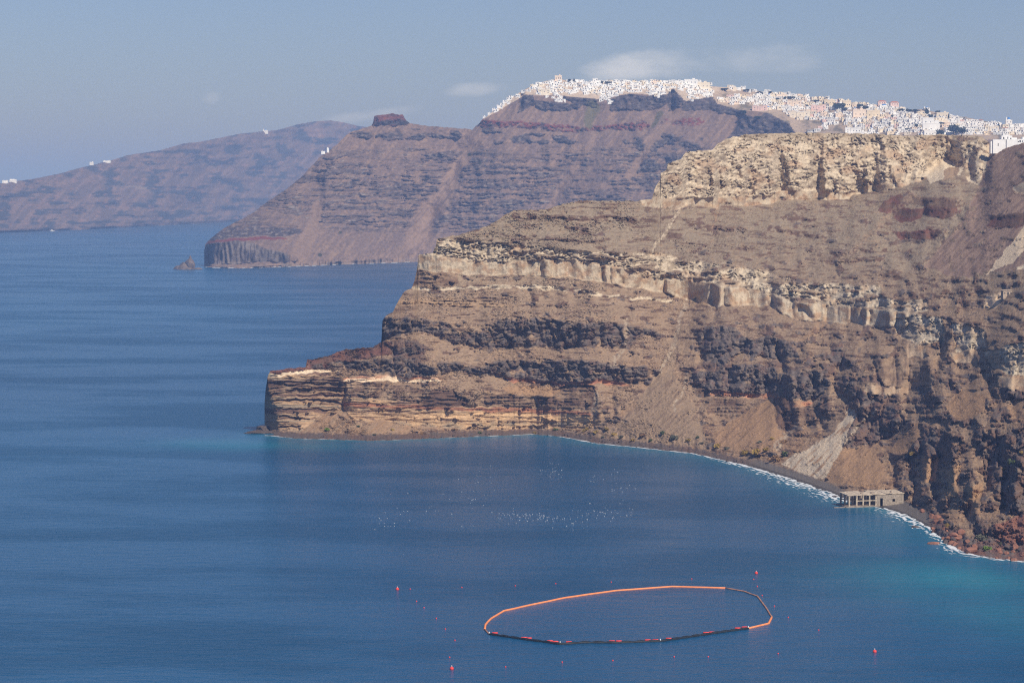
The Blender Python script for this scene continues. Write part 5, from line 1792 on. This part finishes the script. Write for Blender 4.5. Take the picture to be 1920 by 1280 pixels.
# thin surf line below the mountain
xsG = np.arange(386, 790, 1.0)
b = MB()
for i in range(len(xsG) - 1):
    x = xsG[i]
    if gn(np.array([x / 9.0]), np.array([0.5]), 171)[0] > 0.2:
        y = float(pl(WATER_MID, x))
        p, p2 = sea_point(x, y + 0.4), sea_point(x + 1.1, y + 0.4)
        b.face_block([(p[0], p[1] - 14, .3), (p2[0], p2[1] - 14, .3), (p2[0], p2[1] + 4, .9), (p[0], p[1] + 4, .9)], [(0, 1, 2, 3)])
o = b.build('surf', plain('far_foam', (0.5, 0.53, 0.56), 0.7, 0.08, 0.8))
tag(o, 'thin broken line of surf below the far mountain', 'surf', kind='stuff')

# ================================================================== floating boom
ORANGE = plain('orange_boom', (0.82, 0.27, 0.10), 0.6, 0.12, 0.5)
FADED = plain('faded_boom', (0.40, 0.20, 0.13), 0.8, 0.3, 0.4)
BLACK = plain('black_boom', (0.012, 0.016, 0.020), 0.6, 0.3, 0.5)
REDF = plain('red_float', (0.72, 0.06, 0.05), 0.45, 0.1, 1.0)
WHITEP = plain('white_plastic', (0.8, 0.8, 0.78), 0.5, 0.05, 1.0)


def trail(pts, step=2.4, wob=0.0, seed=0):
    P = [np.array(sea_point(x, y)) for x, y in pts]
    out = []
    for i in range(len(P) - 1):
        n = max(2, int(np.linalg.norm(P[i + 1] - P[i]) / step))
        for k in range(n):
            out.append(P[i] + (P[i + 1] - P[i]) * k / n)
    out.append(P[-1])
    out = np.array(out)
    if wob:
        a_ = np.arange(len(out)) / 3.0
        out[:, 1] += wob * gn(a_, a_ * 0 + .3, seed)
        out[:, 0] += wob * .5 * gn(a_, a_ * 0 + .8, seed + 1)
    return [tuple(p + np.array([0, 0, 0.12])) for p in out]


boom = empty('floating_boom', sea_point(1180, 1155))
tag(boom, 'orange and black floating boom lying as a wide ring on the bay', 'boom')
bl = boom.location.copy()


def boom_part(name, pts, r, mat, wob=0.0, bead=False, seed=0):
    b = MB()
    tr = [tuple(Vector(p) - bl) for p in trail(pts, 1.6 if bead else 2.4, wob, seed)]
    rad = [r * (1.0 + (0.18 if (i % 3) else -0.28)) for i in range(len(tr))] if bead else [r] * len(tr)
    b.tube(tr, rad, 7)
    return b.build(name, mat, boom, True)


op = [(909, 1180), (910, 1171), (920, 1160), (944, 1145.6), (995.6, 1134), (1060, 1120.7), (1099, 1115), (1154, 1107.5), (1260, 1099.7), (1360, 1102.6)]
fp = [(1360, 1102.6), (1396, 1109), (1420, 1118), (1435, 1137.5), (1447, 1157)]
o2 = [(1447, 1157), (1441, 1169), (1403, 1178)]
bp_ = [(1403, 1178), (1338, 1187.5), (1238.5, 1202), (1160, 1205), (1092, 1204.7), (1050.5, 1207.6), (989, 1199.5), (917.5, 1189)]
boom_part('orange_section', op, 0.42, ORANGE, 0.4, seed=1)
tag(boom_part('faded_section', fp, 0.36, FADED, 0.5, seed=2), 'dull brown worn stretch of the boom')
boom_part('orange_section', o2, 0.42, ORANGE)
tag(boom_part('faded_section', [(917.5, 1189), (909, 1180)], 0.32, FADED), 'short dull piece at the left corner')
blk = boom_part('black_section', bp_, 0.62, BLACK, 0.5, True, seed=3)
fm = MB()
fm.tube([(-1.1, 0, 0), (-0.9, 0, 0), (0.9, 0, 0), (1.1, 0, 0)], [0.12, 0.30, 0.30, 0.12], 8)
FLOAT = fm.mesh('float', REDF, True)
for (X_, Y_) in ((210, 400), (380, 427), (407, 430), (530, 446), (562, 450), (640, 452), (890, 447), (930, 447), (1098, 441), (1142, 440), (1220, 432), (1437, 398), (1472, 395), (1620, 372), (1660, 366)):
    o = bpy.data.objects.new('float', FLOAT)
    link(o, blk)
    o.location = Vector(sea_point(860 + X_ / 3.097, 1060 + Y_ / 3.097 - 1.0)) - bl + Vector((0, 0, .42))
for (X_, Y_) in ((178, 399), (589, 455), (1171, 440), (1682, 365)):
    b = MB()
    b.lathe([(0.25, 0), (0.25, 0.6), (0.2, 0.7), (0.2, 1.0)], 8)
    o = b.build('connector', WHITEP, blk)
    o.location = Vector(sea_point(860 + X_ / 3.097, 1060 + Y_ / 3.097)) - bl

# ================================================================== buoys
def buoy_mesh(r):
    b = MB()
    prof = [(r * math.sin(math.pi * k / 8) + 0.02, r * 0.35 - r * math.cos(math.pi * k / 8)) for k in range(9)]
    b.lathe(prof, 12)
    b.lathe([(r * .22, r * 1.3), (r * .22, r * 1.5), (r * .1, r * 1.62)], 8)
    return b.mesh('float_body', REDF, True)


def top_mesh(r):
    b = MB()
    b.lathe([(0.1 * r, r * 1.5), (0.16 * r, r * 1.62), (0.34 * r, r * 1.8), (0.2 * r, r * 2.1), (0.05 * r, r * 2.2)], 8)
    return b.mesh('top_mark', WHITEP, True)


BIG, BTOP, SMALL = buoy_mesh(0.68), top_mesh(0.6), buoy_mesh(0.25)
for (x, y, lab) in ((745, 1105, 'large red buoy with pale top, farthest left of the boom'), (847, 1254, 'large red buoy near the bottom edge, below left of the boom'),
                    (1418, 1075, 'large red buoy behind the right end of the boom'), (1640, 1222, 'large red buoy alone to the lower right of the boom')):
    t = empty('buoy', sea_point(x, y))
    tag(t, lab, 'buoy', 'large red buoys')
    link(bpy.data.objects.new('float_body', BIG), t)
    link(bpy.data.objects.new('top_mark', BTOP), t)
left_ = [(769, 1104), (781, 1127), (795, 1139), (818, 1159), (835, 1179), (853, 1200), (843, 1232)]
back_ = [(866, 1101), (966, 1098), (1042, 1094), (1146, 1091), (1297, 1085)]
right_ = [(1413, 1086), (1420, 1099), (1429, 1116), (1452, 1136), (1478, 1157), (1535, 1181)]
front_ = [(948, 1250), (1054, 1241), (1149, 1238), (1264, 1231), (1328, 1231), (1459, 1225)]
for lst, txt in ((left_, 'in the slanting line left of the boom, counted from the back'), (back_, 'in the row behind the boom, counted from left'),
                 (right_, 'in the line right of the boom, counted from the back'), (front_, 'in the row in front of the boom, counted from left')):
    for i, (x, y) in enumerate(lst):
        o = bpy.data.objects.new('small_buoy', SMALL)
        o.location = sea_point(x, y)
        link(o)
        tag(o, '%s small red float %s' % (ordinal(i + 1), txt), 'buoy', 'small red floats around the boom')

# ================================================================== gulls resting on the water
gb = MB()
prof = [(0.02, -0.34, 0.16), (0.10, -0.22, 0.13), (0.17, -0.02, 0.12), (0.15, 0.14, 0.13), (0.085, 0.22, 0.20), (0.075, 0.27, 0.30), (0.08, 0.32, 0.34), (0.03, 0.40, 0.33), (0.005, 0.46, 0.32)]
vs, fs = [], []
for (r_, x_, z_) in prof:
    for k in range(8):
        t = 2 * math.pi * k / 8
        vs.append((x_, r_ * math.cos(t), z_ + r_ * .85 * math.sin(t)))
for i in range(len(prof) - 1):
    for k in range(8):
        fs.append((i * 8 + k, i * 8 + (k + 1) % 8, (i + 1) * 8 + (k + 1) % 8, (i + 1) * 8 + k))
fs.append(tuple(range(7, -1, -1)))
fs.append(tuple((len(prof) - 1) * 8 + k for k in range(8)))
gb.face_block(vs, fs)
GULL = gb.mesh('gull', plain('white_feathers', (0.62, 0.63, 0.64), 0.8, 0.05, 3.0), True)
flocks = [(970, 967, 24, 6, 46, 'in the densest part of the flock, mid bay'), (1030, 971, 36, 5, 26, 'in the middle stretch of the long flock'), (1105, 962, 28, 9, 34, 'in the right half of the long flock'), (1150, 964, 22, 6, 22, 'at the right end of the long flock'),
          (1030, 884, 16, 8, 26, 'in the small flock nearest the cliff'), (910, 905, 34, 14, 16, 'scattered left above the long flock'), (880, 935, 28, 8, 14, 'scattered left of the dark water streak'),
          (720, 978, 16, 8, 14, 'in the small group at the far left'), (790, 958, 50, 14, 14, 'strung out between the left group and the flock'), (1160, 920, 16, 8, 13, 'in the small group right above the flock'),
          (1110, 895, 8, 4, 5, 'in the handful right of the flock nearest the cliff'), (1170, 880, 20, 12, 6, 'scattered far right near the cliff'), (875, 986, 8, 2, 4, 'in the row of few below the scattered left ones'),
          (1075, 985, 18, 5, 6, 'scattered just below the long flock')]
rs = np.random.RandomState(5)
for (cx, cy, sx, sy, n, txt) in flocks:
    for i in range(n):
        x, y = cx + rs.normal() * sx * .85, cy + rs.normal() * sy * 1.0
        o = bpy.data.objects.new('gull', GULL)
        o.location = sea_point(x, y)
        s = rs.uniform(0.6, 0.95)
        o.scale = (s, s, s)
        o.rotation_euler = (0, 0, rs.uniform(0, 6.28))
        link(o)
        tag(o, 'white gull resting on the water ' + txt, 'gull', 'gulls resting ' + txt)

# ---- small boat under the far headland
p = sea_point(98, 433.5)
boat = empty('small_boat', p, 0.2)
tag(boat, 'tiny white boat below the far headland at the left', 'boat')
b = MB()
sec = [(-7, 2.0, 0.2), (-3, 2.4, 0.0), (3, 2.2, 0.0), (7, 0.2, 0.6)]
vs = []
for (x_, w_, z_) in sec:
    vs += [(x_, -w_, 2.2), (x_, -w_ * .5, z_ - .4), (x_, w_ * .5, z_ - .4), (x_, w_, 2.2)]
fs = [(0, 1, 2, 3), (15, 14, 13, 12)]
for i in range(3):
    for k in range(4):
        fs.append((i * 4 + k, (i + 1) * 4 + k, (i + 1) * 4 + (k + 1) % 4, i * 4 + (k + 1) % 4))
b.face_block(vs, fs)
b.build('hull', PAINT['white'], boat)
b = MB()
b.box(-3, 2.2, -1.4, 1.4, 2.21, 4.6, 0, .25)
b.build('cabin', PAINT['white'], boat)
